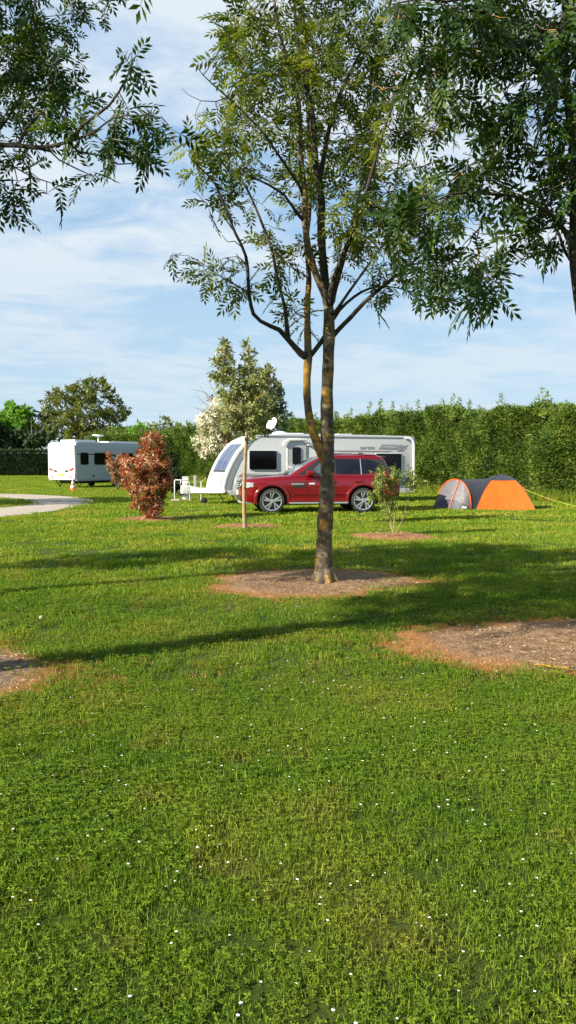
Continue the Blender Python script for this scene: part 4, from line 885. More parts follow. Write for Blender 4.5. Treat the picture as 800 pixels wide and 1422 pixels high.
M['screen_glass'] = glass('windscreen_glass', (.07, .10, .12), .03); M['blue_glass'] = glass('front_window_glass', (.04, .06, .13), .08)

def panel(root, name, x0, x1, z0, z1, y, dep, mat, r=.06, bevel=.006, parent=None, label=None):
    """rounded slab on a side wall facing -Y (local)"""
    mb = MB(); mb.plate([(x, y, z) for x, z in rrect(x0, x1, z0, z1, r)], (0, -dep, 0)); return mb.build(name, M[mat], parent or root, smooth=30, label=label)

# ------------------------------------------------------------------ the big touring caravan
CA = R(21.0); cd = 28.6
cpos = ((311 - 400) / 1100 * cd, cd, 0)
car_l = 7.55; W_ = 2.28
cv = empty('touring_caravan', cpos, CA); tag(cv, 'long white touring caravan with curved sloping front parked behind the red car', 'caravan')
prof = [(0.10, .42), (0.02, .50), (0.0, .62), (.06, .90), (.17, 1.20), (.34, 1.55), (.56, 1.90), (.84, 2.22), (1.12, 2.42), (1.45, 2.54), (1.9, 2.59), (2.6, 2.61), (4.5, 2.61), (7.5, 2.585), (7.79, 2.56), (7.86, 2.50), (7.89, 2.38), (7.89, .60), (7.86, .46), (7.80, .42)]
def offset_poly(p, d):
    n = len(p); out = []
    for i in range(n):
        a = np.array(p[i - 1]); b_ = np.array(p[i]); c_ = np.array(p[(i + 1) % n]); t = (c_ - a); t /= np.linalg.norm(t); out.append(tuple(b_ + np.array([-t[1], t[0]]) * d))
    return out
def shell(prof, W_, bev, name, mat, root):
    loops = [([q for q in offset_poly(prof, -bev)], 0), (offset_poly(prof, -bev * .3), bev * .3), (prof, bev), (prof, W_ - bev), (offset_poly(prof, -bev * .3), W_ - bev * .3), (offset_poly(prof, -bev), W_)]
    V = []; n = len(prof)
    for lo, y in loops: V += [(x, y, z) for x, z in lo]
    Fs = [tuple(range(n)), tuple(range(5 * n, 6 * n))]
    for i in range(5):
        for k in range(n): Fs.append((i * n + k, i * n + (k + 1) % n, (i + 1) * n + (k + 1) % n, (i + 1) * n + k))
    mb = MB(); mb.add(V, Fs); return mb.build(name, mat, root, smooth=35)
def area(p): return sum(p[i - 1][0] * p[i][1] - p[i][0] * p[i - 1][1] for i in range(len(p)))
if area(prof) > 0: prof = prof[::-1]
prof_up = sorted([q for q in prof if q[0] <= 1.95 and True], key=lambda q: q[1])
shell(prof, W_, .045, 'body', [M['side_white_shaded']], cv)
def on_front(z):
    zs = [q[1] for q in prof_up]; xs_ = [q[0] for q in prof_up]; return float(np.interp(z, zs, xs_))
def front_strip(name, z0, z1, y0, y1, off, mat, parent, n=14, inset_top=0, label=None):
    V = []; zs = np.linspace(z0, z1, n)
    for i, z in enumerate(zs):
        dz = .01; t = np.array([on_front(z + dz) - on_front(z - dz), 2 * dz]); t /= np.linalg.norm(t); nn = np.array([-t[1], t[0]])
        x = on_front(z); f = i / (n - 1); ins = inset_top * max(0, f - .8) / .2
        for o_ in (off, -.03):
            for y in (y0 + ins, y1 - ins): V.append((x + nn[0] * o_, y, z + nn[1] * o_))
    Fs = []
    for i in range(n - 1):
        a = i * 4; b_ = a + 4; Fs += [(a, a + 1, b_ + 1, b_), (a + 2, b_ + 2, b_ + 3, a + 3), (a, b_, b_ + 2, a + 2), (a + 1, a + 3, b_ + 3, b_ + 1)]
    Fs += [(0, 2, 3, 1), ((n - 1) * 4, (n - 1) * 4 + 1, (n - 1) * 4 + 3, (n - 1) * 4 + 2)]
    mb = MB(); mb.add(V, Fs); return mb.build(name, M[mat], parent, smooth=40, label=label)
front_strip('front_moulding', .48, 2.53, -.012, .30, .035, 'white', cv); front_strip('front_moulding', .48, 2.53, W_ - .30, W_ + .012, .035, 'white', cv)
front_strip('front_moulding', 2.22, 2.53, .30, W_ - .30, .03, 'white', cv); front_strip('front_moulding', .46, .66, .30, W_ - .30, .03, 'white', cv)
fw = front_strip('front_window', 1.26, 2.22, .34, W_ - .34, .028, 'blue_glass', cv, inset_top=.14)
front_strip('window_seal', 1.19, 1.25, .34, W_ - .34, .034, 'black_plastic', fw)
for yy in (.34 + (W_ - .68) / 3, .34 + 2 * (W_ - .68) / 3): front_strip('window_bar', 1.26, 2.2, yy - .012, yy + .012, .032, 'dark_glass', fw)
front_strip('gas_locker_door', .70, 1.15, .42, W_ - .42, .034, 'grey_trim', cv)
# grey curved band on the side following the front
mb = MB(); zs = np.linspace(.56, 2.42, 16); a = [(on_front(z) + .10, -.004, z) for z in zs]; b_ = [(on_front(z) + .10 + .17 * min(1, (2.46 - z) / .9 + .15), -.004, z) for z in zs][::-1]
mb.plate(a + b_, (0, -.004, 0)); mb.build('side_decal', M['grey_trim'], cv)
# side furniture (x along the caravan, from the front)
def sx_(px):  # photo column -> distance along the near side
    k = (px - 400) / 1100; c_, s_ = math.cos(CA), math.sin(CA); return (k * cpos[1] - cpos[0]) / (c_ - k * s_)
def sz_(px, py):
    s = sx_(px); d = cpos[1] + s * math.sin(CA); return float(P(px, py, d)[2])
w1 = panel(cv, 'window', sx_(346.5), sx_(384), sz_(365, 652), sz_(365, 626), -.001, .035, 'black_glass', .05)
panel(cv, 'window_frame', sx_(346.5) - .03, sx_(384) + .03, sz_(365, 652) - .03, sz_(365, 626) + .03, 0.002, .012, 'white', .07, parent=w1)
w2 = panel(cv, 'window', sx_(463), sx_(488), sz_(475, 652), sz_(475, 629.5), -.001, .035, 'black_glass', .05)
w3 = panel(cv, 'window', sx_(522), sx_(556.5), sz_(540, 656), sz_(540, 630), -.001, .035, 'black_glass', .03)
panel(cv, 'window_frame', sx_(522) - .03, sx_(556.5) + .03, sz_(540, 656) - .03, sz_(540, 630) + .03, 0.002, .012, 'white', .05, parent=w3)
dx0, dx1 = sx_(400), sx_(423)
dr = panel(cv, 'door', dx0, dx1, .50, sz_(411, 613.5), -.001, .022, 'side_white_shaded', .08)
mb = MB(); zt_ = sz_(411, 613.5)
outl = [(dx0 - .03, .5)] + [(dx0 - .03, zt_ - .08), (dx0 + .06, zt_ + .03), (dx1 - .06, zt_ + .03), (dx1 + .03, zt_ - .08)] + [(dx1 + .03, .5)]
mb.tube([(x, -.012, z) for x, z in outl], .018, 6); mb.build('door_frame', M['light_grey'], dr, smooth=60)
panel(cv, 'door_window', sx_(405.8), sx_(417.3), sz_(411, 645), sz_(411, 621), -.024, .02, 'black_glass', .07, parent=dr)
panel(cv, 'door_handle', dx0 + .03, dx0 + .13, 1.33, 1.40, -.024, .05, 'white', .02, parent=dr)
mb = MB(); zh = sz_(411, 613); mb.tube([(dx0 - .20, -.05, zh - .16), (dx0 - .13, -.06, zh - .02), (dx0 + .02, -.07, zh + .07), (dx1 - .02, -.07, zh + .07), (dx1 + .12, -.06, zh + .0)], .032, 8); mb.build('rain_hood', M['white'], cv, smooth=60)
mb = MB(); mb.box((dx1 + .10, -.09, zh - .16), (dx1 + .30, -.005, zh - .09)); mb.build('awning_light', M['light_grey'], cv, bevel=.015)
panel(cv, 'vent_cover', sx_(424.5), sx_(427), sz_(425, 630), sz_(425, 623), -.002, .01, 'light_grey', .01)
# rails, skirt, belt line
mb = MB(); mb.box((1.25, -.02, 2.50), (7.62, .0, 2.535)); mb.build('awning_rail', M['grey_trim'], cv)
mb = MB(); mb.tube([(7.39, -.03, 2.50), (7.59, -.05, 2.49), (7.72, -.06, 2.40), (7.77, -.06, 2.25), (7.78, -.06, .62)], .045, 8); mb.build('corner_moulding', M['white'], cv, smooth=60)
mb = MB(); mb.box((.2, -.018, .36), (7.76, .0, .52)); mb.build('side_skirt', M['light_grey'], cv, bevel=.006)
mb = MB(); mb.box((.75, -.012, 1.085), (7.66, -.002, 1.115)); mb.build('belt_rail', M['light_grey'], cv)
mb = MB(); z6 = sz_(500, 626); mb.box((sx_(442), -.009, z6 - .015), (sx_(541), -.002, z6 + .03)); mb.build('side_decal', M['light_grey'], cv)
mb = MB(); mb.box((sx_(470), -.008, z6 - .035), (sx_(541), -.002, z6 - .020)); mb.build('side_decal', M['pink'], cv)
mb = MB(); mb.plate([(sx_(x), -.002, sz_(x, y)) for x, y in [(525, 623.3), (529.5, 617), (558, 617.8), (552.5, 624)]], (0, -.008, 0)); mb.build('side_decal', M['grey_trim'], cv)
mb = MB(); mb.plate([(sx_(x), -.011, sz_(x, y)) for x, y in [(529, 621.2), (530, 620), (551, 620.6), (549, 622)]], (0, -.005, 0)); mb.build('side_decal', M['light_grey'], cv)
mb = MB(); mb.plate([(sx_(x), -.002, sz_(x, y)) for x, y in [(551, 626.6), (559.5, 619), (566, 618), (559, 626.6)]], (0, -.006, 0)); mb.build('side_decal', M['grey_trim'], cv)
mb = MB(); mb.plate([(sx_(x), -.009, sz_(x, y)) for x, y in [(552.5, 626), (560, 619.6), (561.5, 619.4), (554.5, 626)]], (0, -.004, 0)); mb.build('side_decal', M['pink'], cv)
mb = MB(); mb.plate([(sx_(x), -.002, sz_(x, y)) for x, y in [(327, 665.5), (336, 657), (341, 656.5), (335, 665.5)]], (0, -.006, 0)); mb.build('side_decal', M['grey_trim'], cv)
mb = MB(); mb.plate([(sx_(x), -.009, sz_(x, y)) for x, y in [(330.5, 665), (338, 658.5), (340, 658.3), (333.5, 665)]], (0, -.004, 0)); mb.build('side_decal', M['pink'], cv)
mb = MB(); mb.plate([(sx_(x), -.002, sz_(x, y)) for x, y in [(340, 665), (343, 657.5), (372, 658), (380, 661), (380, 664)]], (0, -.006, 0)); mb.build('side_decal', M['grey_trim'], cv)
panel(cv, 'locker_door', .42, .72, .72, 1.0, -.002, .02, 'white', .05)
mb = MB(); mb.lathe([(.12, 0), (.12, .03), (.06, .045)], 14, Matrix.Translation((.86, -.002, .85)) @ Matrix.Rotation(R(90), 4, 'X')); mb.build('cable_inlet', M['light_grey'], cv, smooth=40)
# lettering
def text(parent, body, size, loc, rot, mat, name='lettering', shear=0.0, ext=.002, sx=1.0):
    cu = bpy.data.curves.new(name, 'FONT'); cu.body = body; cu.size = size; cu.extrude = ext; cu.shear = shear; cu.align_x = 'CENTER'
    o = bpy.data.objects.new(name, cu); COL.objects.link(o); bpy.context.view_layer.update()
    me = bpy.data.meshes.new_from_object(o.evaluated_get(bpy.context.evaluated_depsgraph_get())); bpy.data.objects.remove(o)
    o = link(name, me, M[mat], parent); o.location = loc; o.rotation_euler = rot; o.scale = (sx, 1, 1); return o
text(cv, 'super storm', .20, (sx_(509), -.006, sz_(509, 623.6)), (math.pi / 2, 0, 0), 'grey_trim', shear=.3, sx=.62)
# roof fittings
def roof_pt(px, y): return sx_(px)
xs1 = sx_(389)
mb = MB(); mb.lathe([(.30, 0), (.29, .05), (.22, .12), (.10, .15), (.01, .155)], 18, Matrix.Translation((sx_(401), 1.0, 2.60))); mb.build('roof_pod', M['white'], cv, smooth=40)
dm = Matrix.Translation((sx_(392), 1.0, 2.98)) @ Matrix.Rotation(R(-62), 4, 'Y') @ Matrix.Rotation(R(18), 4, 'X')
mb = MB(); mb.lathe([(.01, .0), (.12, .01), (.2, .035), (.26, .075), (.265, .09), (.2, .05), (.12, .026), (.01, .015)], 20, dm, closed=False); ds = mb.build('satellite_dish', M['white'], cv, smooth=60)
mb = MB(); mb.tube([(sx_(402), 1.0, 2.66), (sx_(394) + .05, 1.0, 2.80), (sx_(392), 1.0, 2.95)], .03, 6); mb.tube([(sx_(394), .98, 2.76), (sx_(394) - .30, .9, 2.82)], .012, 5); mb.build('dish_arm', M['light_grey'], ds)
mb = MB(); mb.box((4.9, .8, 2.60), (5.5, 1.5, 2.67)); mb.build('roof_light', M['light_grey'], cv, bevel=.02)
mb = MB(); mb.box((2.6, .5, 2.60), (3.3, 1.2, 2.66)); mb.build('roof_light', M['white'], cv, bevel=.02)
# hitch, cover, jockey wheel, legs, wheels
yc = W_ / 2
mb = MB(); mb.tube([(.9, .35, .42), (-.3, yc - .12, .43), (-1.15, yc, .44)], .035, 6); mb.tube([(.9, W_ - .35, .42), (-.3, yc + .12, .43), (-1.15, yc, .44)], .035, 6); mb.build('drawbar', M['galv'], cv, smooth=60)
mb = MB(); V = [(.15, .45, .42), (.15, W_ - .45, .42), (.15, W_ - .45, .60), (.15, .45, .60), (-.62, yc - .26, .42), (-.62, yc + .26, .42), (-.62, yc + .24, .60), (-.62, yc - .24, .60), (-.95, yc - .17, .42), (-.95, yc + .17, .42), (-.95, yc + .14, .66), (-.95, yc - .14, .66)]
mb.add(V, [(0, 1, 2, 3), (0, 4, 5, 1), (1, 5, 6, 2), (3, 2, 6, 7), (0, 3, 7, 4), (4, 8, 9, 5), (5, 9, 10, 6), (7, 6, 10, 11), (4, 7, 11, 8), (8, 11, 10, 9)]); mb.build('hitch_cover', M['white'], cv, bevel=.02, smooth=40)
mb = MB(); mb.box((-1.30, yc - .12, .40), (-.93, yc + .12, .70)); mb.build('hitch_head', M['white'], cv, bevel=.03, smooth=40)
mb = MB(); mb.tube([(-.60, yc - .2, .14), (-.60, yc - .2, .85)], .028, 8); mb.tube([(-.60, yc - .2, .85), (-.45, yc - .2, .92), (-.42, yc - .2, 1.0)], .012, 6); jw = mb.build('jockey_post', M['galv'], cv, smooth=60)
mb = MB(); mb.lathe([(.10, -.04), (.125, -.03), (.125, .03), (.10, .04)], 18, Matrix.Translation((-.50, yc - .2, .125)) @ Matrix.Rotation(R(90), 4, 'X')); mb.build('jockey_wheel', M['rubber'], jw, smooth=40)
for lx in (.35, 7.2):
    for ly in (.3, W_ - .3):
        mb = MB(); mb.tube([(lx, ly, .43), (lx + .22, ly, .03)], .022, 6); mb.box((lx + .14, ly - .08, .005), (lx + .30, ly + .08, .03)); mb.build('steady_leg', M['dark_metal'], cv)
def wheel(root, x, y, r, w_, spokes, name='wheel', face=-1, rim='silver'):
    rot = Matrix.Translation((x, y, r)) @ Matrix.Rotation(R(90), 4, 'X')
    mb = MB(); mb.lathe([(r * .66, -w_ / 2 + .01), (r * .78, -w_ / 2), (r * .93, -w_ / 2 + .012), (r, -w_ / 2 + .05), (r, w_ / 2 - .05), (r * .93, w_ / 2 - .012), (r * .78, w_ / 2), (r * .66, w_ / 2 - .01)], 36, rot, closed=False)
    mb.lathe([(r * .66, -w_ / 2 + .01), (r * .64, w_ / 2 - .03)], 36, rot, closed=False)
    wh = mb.build(name, M['rubber'], root, smooth=40)
    zf = w_ / 2 if face == -1 else -w_ / 2  # after Rx(90), local +Z points to -Y
    sgn = 1 if face == -1 else -1
    mb = MB(); mb.lathe([(r * .755, zf - sgn * .004), (r * .755, zf + sgn * .008), (r * .70, zf + sgn * .004), (r * .67, zf - sgn * .035)], 36, rot, closed=False)
    mb.lathe([(.001, zf - sgn * .012), (r * .16, zf - sgn * .014), (r * .18, zf - sgn * .04)], 18, rot, closed=False)
    for k in range(spokes):
        a = 2 * math.pi * k / spokes + .3
        for q in (-.13, .13):
            ca, sa = math.cos(a + q * .9), math.sin(a + q * .9); co_, so_ = math.cos(a + q * 1.5), math.sin(a + q * 1.5); wi, wo = .055 * r / .37, .050 * r / .37
            pts = [(r * .12 * ca - wi * .5 * -sa * -1, r * .12 * sa - wi * .5 * ca), (r * .70 * co_ + wo * .5 * so_, r * .70 * so_ - wo * .5 * co_), (r * .70 * co_ - wo * .5 * so_, r * .70 * so_ + wo * .5 * co_), (r * .12 * ca - wi * .5 * sa, r * .12 * sa + wi * .5 * ca)]
            mb.plate([tuple(rot @ Vector((u, v, zf - sgn * .012))) for u, v in pts], tuple(rot.to_3x3() @ Vector((0, 0, -sgn * .03))))
    mb.build('rim', M[rim], wh, smooth=30)
    mb = MB(); mb.lathe([(.001, zf - sgn * .10), (r * .66, zf - sgn * .09)], 24, rot, closed=False); mb.build('brake_disc', M['dark_metal'], wh)
    return wh
for ly, fc in ((.10, -1), (W_ - .10, 1)): wheel(cv, 4.15, ly, .32, .19, 5, face=fc)

# ------------------------------------------------------------------ distant caravan
lc_a = R(60); ld_ = 47.0; lpos = ((106 - 400) / 1100 * ld_, ld_, 0)
lv = empty('touring_caravan', lpos, lc_a); tag(lv, 'smaller white caravan far left, seen from its bright rear with a yellow number plate', 'caravan')
H2 = 2.78; pr2 = [(0.04, .46), (0, .56), (-.02, 1.0), (0, 2.2), (.02, 2.62), (.10, 2.74), (.3, H2), (5.6, H2), (6.0, H2 - .15), (6.5, 2.0), (6.75, 1.3), (6.75, .56), (6.7, .46)]
if area(pr2) > 0: pr2 = pr2[::-1]
shell(pr2, 2.28, .05, 'body', [M['side_white_shaded']], lv)
mb = MB(); mb.plate([(-.03, y, z) for y, z in rrect(.06, 2.22, .52, 2.66, .12)], (-.03, 0, 0)); rp = mb.build('rear_panel', M['white'], lv, smooth=30, bevel=.0)
def rear_plate(name, y0, y1, z0, z1, mat, dep=.03, base=-.06, r=.04, pts=None, parent=None):
    mb = MB(); pp = pts or rrect(y0, y1, z0, z1, r); mb.plate([(base, y, z) for y, z in pp], (-dep, 0, 0)); return mb.build(name, M[mat], parent or lv, smooth=30)
pl = rear_plate('number_plate', .87, 1.39, .70, .86, 'plate_yellow', .012)
rear_plate('bumper_step', .62, 1.66, 1.0, 1.1, 'light_grey', .05)
rear_plate('grab_handle', .58, .80, .98, 1.09, 'black_plastic', .07); rear_plate('grab_handle', 1.48, 1.70, .98, 1.09, 'black_plastic', .07)
M['shell_white_shaded'] = simple('shell_white_shaded', (0.35, 0.41, 0.46), 0.35, var=.03, scale=1.2); bpy.data.objects['body.001'].data.materials[0] = M['shell_white_shaded']  # white shell turned away from the sun; its shade is painted as grey
for y0, sg in ((.30, 1), (1.98, -1)):
    pts = [(y0 - sg * .17, 1.26), (y0 + sg * .22, 1.10), (y0 + sg * .20, 1.04), (y0 - sg * .15, 1.08)]
    rear_plate('tail_light', 0, 0, 0, 0, 'red_lens', .03, pts=pts)
    rear_plate('tail_light_surround', 0, 0, 0, 0, 'light_grey', .02, pts=[(y0 + sg * .22, 1.08), (y0 + sg * .36, .98), (y0 + sg * .3, .97), (y0 + sg * .12, 1.03)])
    rear_plate('reflector', y0 + sg * .08 - .045, y0 + sg * .08 + .045, .62, .76, 'red_lens', .02)
t_ = rear_plate('badge', 1.0, 1.28, 2.46, 2.49, 'grey_trim', .008, r=.01)
def lpanel(name, x0, x1, z0, z1, mat, dep=.03, parent=None, r=.07): return panel(lv, name, x0, x1, z0, z1, -.001, dep, mat, r, parent=parent)
for x0, x1, z0 in ((.42, 1.0, 1.45), (1.58, 2.72, 1.45), (4.1, 5.1, 1.62)): 
    w_1 = lpanel('window', x0, x1, z0, 2.09, 'black_glass', .04, r=.1)
    lpanel('window_frame', x0 - .05, x1 + .05, z0 - .05, 2.14, 'black_plastic', .012, w_1, .12)
mb = MB(); mb.box((.15, -.012, 2.0), (3.2, -.003, 2.06)); mb.build('side_decal', M['black_plastic'], lv)
mb = MB(); mb.tube([(3.0, -.01, 2.03), (3.3, -.01, 2.0), (3.6, -.01, 1.88), (3.8, -.01, 1.7)], .04, 6); mb.build('side_decal', M['black_plastic'], lv)
mb = MB(); mb.box((.05, -.02, .44), (6.6, 0, .52)); mb.build('side_skirt', M['grey_trim'], lv)
mb = MB(); mb.lathe([(.07, 0), (.07, .02)], 12, Matrix.Translation((1.45, 0, .72)) @ Matrix.Rotation(R(90), 4, 'X')); mb.build('water_inlet', M['black_plastic'], lv)
mb = MB(); mb.box((.25, .3, H2 - .01), (2.0, 1.5, H2 + .12)); mb.build('roof_light', M['white'], lv, bevel=.04)
mb = MB(); mb.box((3.6, .3, H2 - .01), (6.0, 1.5, H2 + .10)); mb.build('roof_light', M['white'], lv, bevel=.04)
mb = MB(); mb.lathe([(.05, 0), (.04, .30), (.07, .36), (.36, .44), (.36, .50), (.05, .52)], 18, Matrix.Translation((2.75, .8, H2 - .01))); mb.build('aerial', M['white'], lv, smooth=30)
for ly in (.35, 1.95):
    mb = MB(); mb.tube([(.25, ly, .47), (.65, ly, .03)], .03, 6); mb.tube([(.9, ly, .47), (.6, ly, .05)], .02, 6); mb.box((.52, ly - .08, .005), (.76, ly + .08, .03)); mb.build('steady_leg', M['dark_metal'], lv)
for ly, fc in ((.10, -1), (2.18, 1)): wheel(lv, 3.5, ly, .33, .19, 5, face=fc)
mb = MB(); mb.box((.6, .3, .28), (6.3, 2.0, .44)); mb.build('chassis', M['dark_metal'], lv)

# ------------------------------------------------------------------ red four-wheel-drive car
c1 = P(377, 700, 1); kx = 23.9
fw_x = (376.5 - 400) / 1100 * kx; ang = R(9.0)
c_, s_ = math.cos(ang), math.sin(ang)
# local: x=0 nose, near side y=-.965 ; front wheel at x=.88
car = empty('parked_car', (fw_x - (.88 * c_ + .93 * s_), kx - (.88 * s_ - .93 * c_), 0), ang)
car.scale = (1.03, 1.03, 1.0)
tag(car, 'dark red four-wheel-drive estate car parked in front of the long white caravan', 'car')
xs = [0, .05, .14, .32, .60, .88, 1.2, 1.5, 1.9, 2.4, 2.9, 3.3, 3.62, 3.95, 4.3, 4.55, 4.70, 4.79]
Wt = lambda x: float(np.interp(x, [0, .05, .14, .32, .6, .9, 1.5, 3.2, 3.7, 4.3, 4.6, 4.79], [.66, .76, .85, .915, .945, .96, .945, .945, .96, .935, .87, .80]))
Zb = lambda x: float(np.interp(x, [0, .1, .5, 4.2, 4.65, 4.79], [.36, .30, .32, .32, .38, .50]))
Zt = lambda x: float(np.interp(x, [0, .05, .14, .4, 1.0, 1.45, 4.5, 4.68, 4.79], [.86, .98, 1.03, 1.07, 1.12, 1.15, 1.16, 1.12, .98]))
secs = []
for x in xs:
    W1, zb, zt = Wt(x), Zb(x), Zt(x)
    half = [(W1 * .80, zb), (W1 - .05, zb + .05), (W1 - .005, zb + .17), (W1 - .015, .62), (W1, .80), (W1 - .005, zt - .16), (W1 - .045, zt - .07), (W1 - .12, zt - .015), (W1 - .30, zt + .015), (W1 * .3, zt + .03)]
    full = [(-y, z) for y, z in half] + [(y, z) for y, z in half[::-1]]
    secs.append([(x, y, z) for y, z in full])
mb = MB(); n = len(secs[0]); V = [p for s in secs for p in s]; Fs = [tuple(range(n))[::-1], tuple(range((len(xs) - 1) * n, len(xs) * n))]
for i in range(len(xs) - 1):
    for k in range(n): Fs.append((i * n + k, i * n + (k + 1) % n, (i + 1) * n + (k + 1) % n, (i + 1) * n + k))
mb.add(V, Fs)
lower = mb.build('body', M['red_paint'], None)
AX = [.88, 3.625]
def cyl(x, r):
    m_ = MB(); m_.lathe([(r, -1.3), (r, 1.3)], 40, Matrix.Translation((x, 0, .385)) @ Matrix.Rotation(R(90), 4, 'X')); return m_
for x in AX:
    for sg in (-1, 1):
        m_ = MB(); m_.lathe([(.455, -.2), (.455, .2)], 40, Matrix.Translation((x, sg * .86, .395)) @ Matrix.Rotation(R(90), 4, 'X')); cu = m_.build('cutter', M['black_plastic'])
        md = lower.modifiers.new('b', 'BOOLEAN'); md.object = cu; md.operation = 'DIFFERENCE'; md.solver = 'EXACT'
        bpy.context.view_layer.update(); me = bpy.data.meshes.new_from_object(lower.evaluated_get(bpy.context.evaluated_depsgraph_get()))
        lower.modifiers.clear(); lower.data = me; bpy.data.objects.remove(cu)
# paint wells black (faces inside the wheel arches)
me = lower.data
if len(me.materials) < 2: me.materials.append(M['black_plastic'])
mi = [i for i, m_ in enumerate(me.materials) if m_ and m_.name.startswith('black')][0]
for f in me.polygons:
    c = f.center
    for x in AX:
        rr_ = math.hypot(c.x - x, c.z - .395)
        if abs(c.y) < Wt(c.x) - .012 and rr_ < .475 and c.z > .33 and (abs(abs(f.normal.y)) > .8 and abs(c.y) < .72 or abs(rr_ - .455) < .03 and abs(f.normal.y) < .3): f.material_index = mi
        elif abs(f.normal.y) > .8 and abs(c.y) < .72 and rr_ < .4: f.material_index = mi
me.polygons.foreach_set('use_smooth', np.ones(len(me.polygons), bool)); me.set_sharp_from_angle(angle=R(32)); lower.parent = car
# cabin shell: rings (z, x front, x rear, half width)
rings = [(1.12, 1.36, 4.56, .872), (1.30, 1.62, 4.50, .842), (1.50, 1.93, 4.42, .79), (1.64, 2.17, 4.35, .745), (1.71, 2.32, 4.30, .70), (1.765, 2.55, 4.18, .60), (1.80, 2.95, 3.95, .40)]
zr = [r[0] for r in rings]
xf = lambda z: float(np.interp(z, zr, [r[1] for r in rings])); xr = lambda z: float(np.interp(z, zr, [r[2] for r in rings])); hw = lambda z: float(np.interp(z, zr, [r[3] for r in rings]))
V = []; m_ = 0
for z, x0, x1, h_ in rings:
    loop = [(x, y, z + .02 * (1 - ((x - x0) / (x1 - x0) * 2 - 1) ** 2) * (z > 1.7)) for x, y in rrect(x0, x1, -h_, h_, .16 if z < 1.7 else .2, 5)]
    m_ = len(loop); V += loop
Fs = [tuple(range((len(rings) - 1) * m_, len(rings) * m_))]
for i in range(len(rings) - 1):
    for k in range(m_): Fs.append((i * m_ + k, i * m_ + (k + 1) % m_, (i + 1) * m_ + (k + 1) % m_, (i + 1) * m_ + k))
mb = MB(); mb.add(V, Fs); mb.build('roof', M['red_paint'], car, smooth=28)
def side_glass(name, poly, off, mat, parent, sg=-1, thick=.012):
    """poly in (x,z) conformed to the leaning cabin side; split in z bands through clipping"""
    z0, z1 = min(p[1] for p in poly), max(p[1] for p in poly); zs = sorted(set([z0, z1] + [z for z in zr if z0 < z < z1])); mb = MB()
    def xrange(z):
        xsx = []
        for i in range(len(poly)):
            (xa, za), (xb, zb_) = poly[i - 1], poly[i]
            if (za - z) * (zb_ - z) <= 0 and abs(zb_ - za) > 1e-9: t = (z - za) / (zb_ - za); xsx.append(xa + t * (xb - xa))
            elif abs(za - z) < 1e-9 and abs(zb_ - z) < 1e-9: xsx += [xa, xb]
        return min(xsx), max(xsx)
    V = []
    for z in zs:
        e = 1e-6 if z == z0 else -1e-6 if z == z1 else 0; a, b_ = xrange(z + e)
        for x in (a, b_):
            for o_ in (off, -thick + off): V.append((x, sg * (hw(z) + o_), z))
    k = len(zs); Fs = []
    for i in range(k - 1):
        a = i * 4; b_ = a + 4; Fs += [(a, a + 2, b_ + 2, b_), (a + 1, b_ + 1, b_ + 3, a + 3), (a, b_, b_ + 1, a + 1), (a + 2, a + 3, b_ + 3, b_ + 2)]
    Fs += [(0, 1, 3, 2), ((k - 1) * 4, (k - 1) * 4 + 2, (k - 1) * 4 + 3, (k - 1) * 4 + 1)]
    mb.add(V, Fs); return mb.build(name, M[mat], parent)
for sg in (-1, 1):
    band = side_glass('pillar_trim', [(1.62, 1.155), (2.36, 1.685), (4.24, 1.655), (4.40, 1.40), (4.37, 1.175)], .004, 'black_plastic', car, sg)
    side_glass('side_window', [(1.98, 1.19), (2.40, 1.60), (2.66, 1.655), (2.70, 1.19)], .010, 'screen_glass', car, sg)
    side_glass('side_window', [(2.82, 1.19), (2.80, 1.655), (3.53, 1.65), (3.55, 1.19)], .010, 'dark_glass', car, sg)
    side_glass('side_window', [(3.61, 1.19), (3.59, 1.65), (4.17, 1.625), (4.31, 1.42), (4.29, 1.20)], .010, 'dark_glass', car, sg)
    side_glass('window_divider', [(3.565, 1.17), (3.555, 1.66), (3.575, 1.66), (3.59, 1.17)], .014, 'silver', band, sg)
mb = MB(); zs = [1.15, 1.30, 1.50, 1.64, 1.69]
V = []
for z in zs:
    for y in (-(hw(z) - .10), -(hw(z) - .16), hw(z) - .16, hw(z) - .10): V.append((xf(z) - .008 + (.02 if abs(y) > hw(z) - .12 else 0), y, z))
Fs = [(i * 4 + k, i * 4 + k + 1, i * 4 + 5 + k, i * 4 + 4 + k) for i in range(4) for k in range(3)]; mb.add(V, Fs); ws = mb.build('windscreen', M['screen_glass'], car, smooth=60)
mb = MB(); mb.tube([(1.40, -.5, 1.19), (1.55, -.2, 1.30), (1.72, .15, 1.38)], .008, 4); mb.tube([(1.40, .1, 1.19), (1.5, .35, 1.27), (1.62, .6, 1.32)], .008, 4); mb.build('wiper', M['black_plastic'], ws)
mb = MB(); V = []
for z in (1.22, 1.50, 1.62):
    for y in (-(hw(z) - .12), hw(z) - .12): V.append((xr(z) + .008, y, z))
mb.add(V, [(0, 1, 3, 2), (2, 3, 5, 4)]); mb.build('rear_window', M['dark_glass'], car)
mb = MB(); mb.box((1.30, -.60, 1.155), (1.47, .60, 1.185)); mb.build('scuttle', M['black_plastic'], car)
for ry in (-.60, .60):
    mb = MB(); mb.tube([(2.5, ry, 1.785), (3.2, ry, 1.81), (4.1, ry, 1.775)], .014, 6); mb.build('roof_rail', M['red_paint'], car, smooth=60)
mb = MB(); mb.box((4.12, -.55, 1.71), (4.42, .55, 1.745)); mb.build('rear_spoiler', M['red_paint'], car, bevel=.012)
mb = MB(); mb.box((3.70, -.06, 1.80), (3.84, .06, 1.85)); mb.build('roof_aerial', M['black_plastic'], car, bevel=.012)
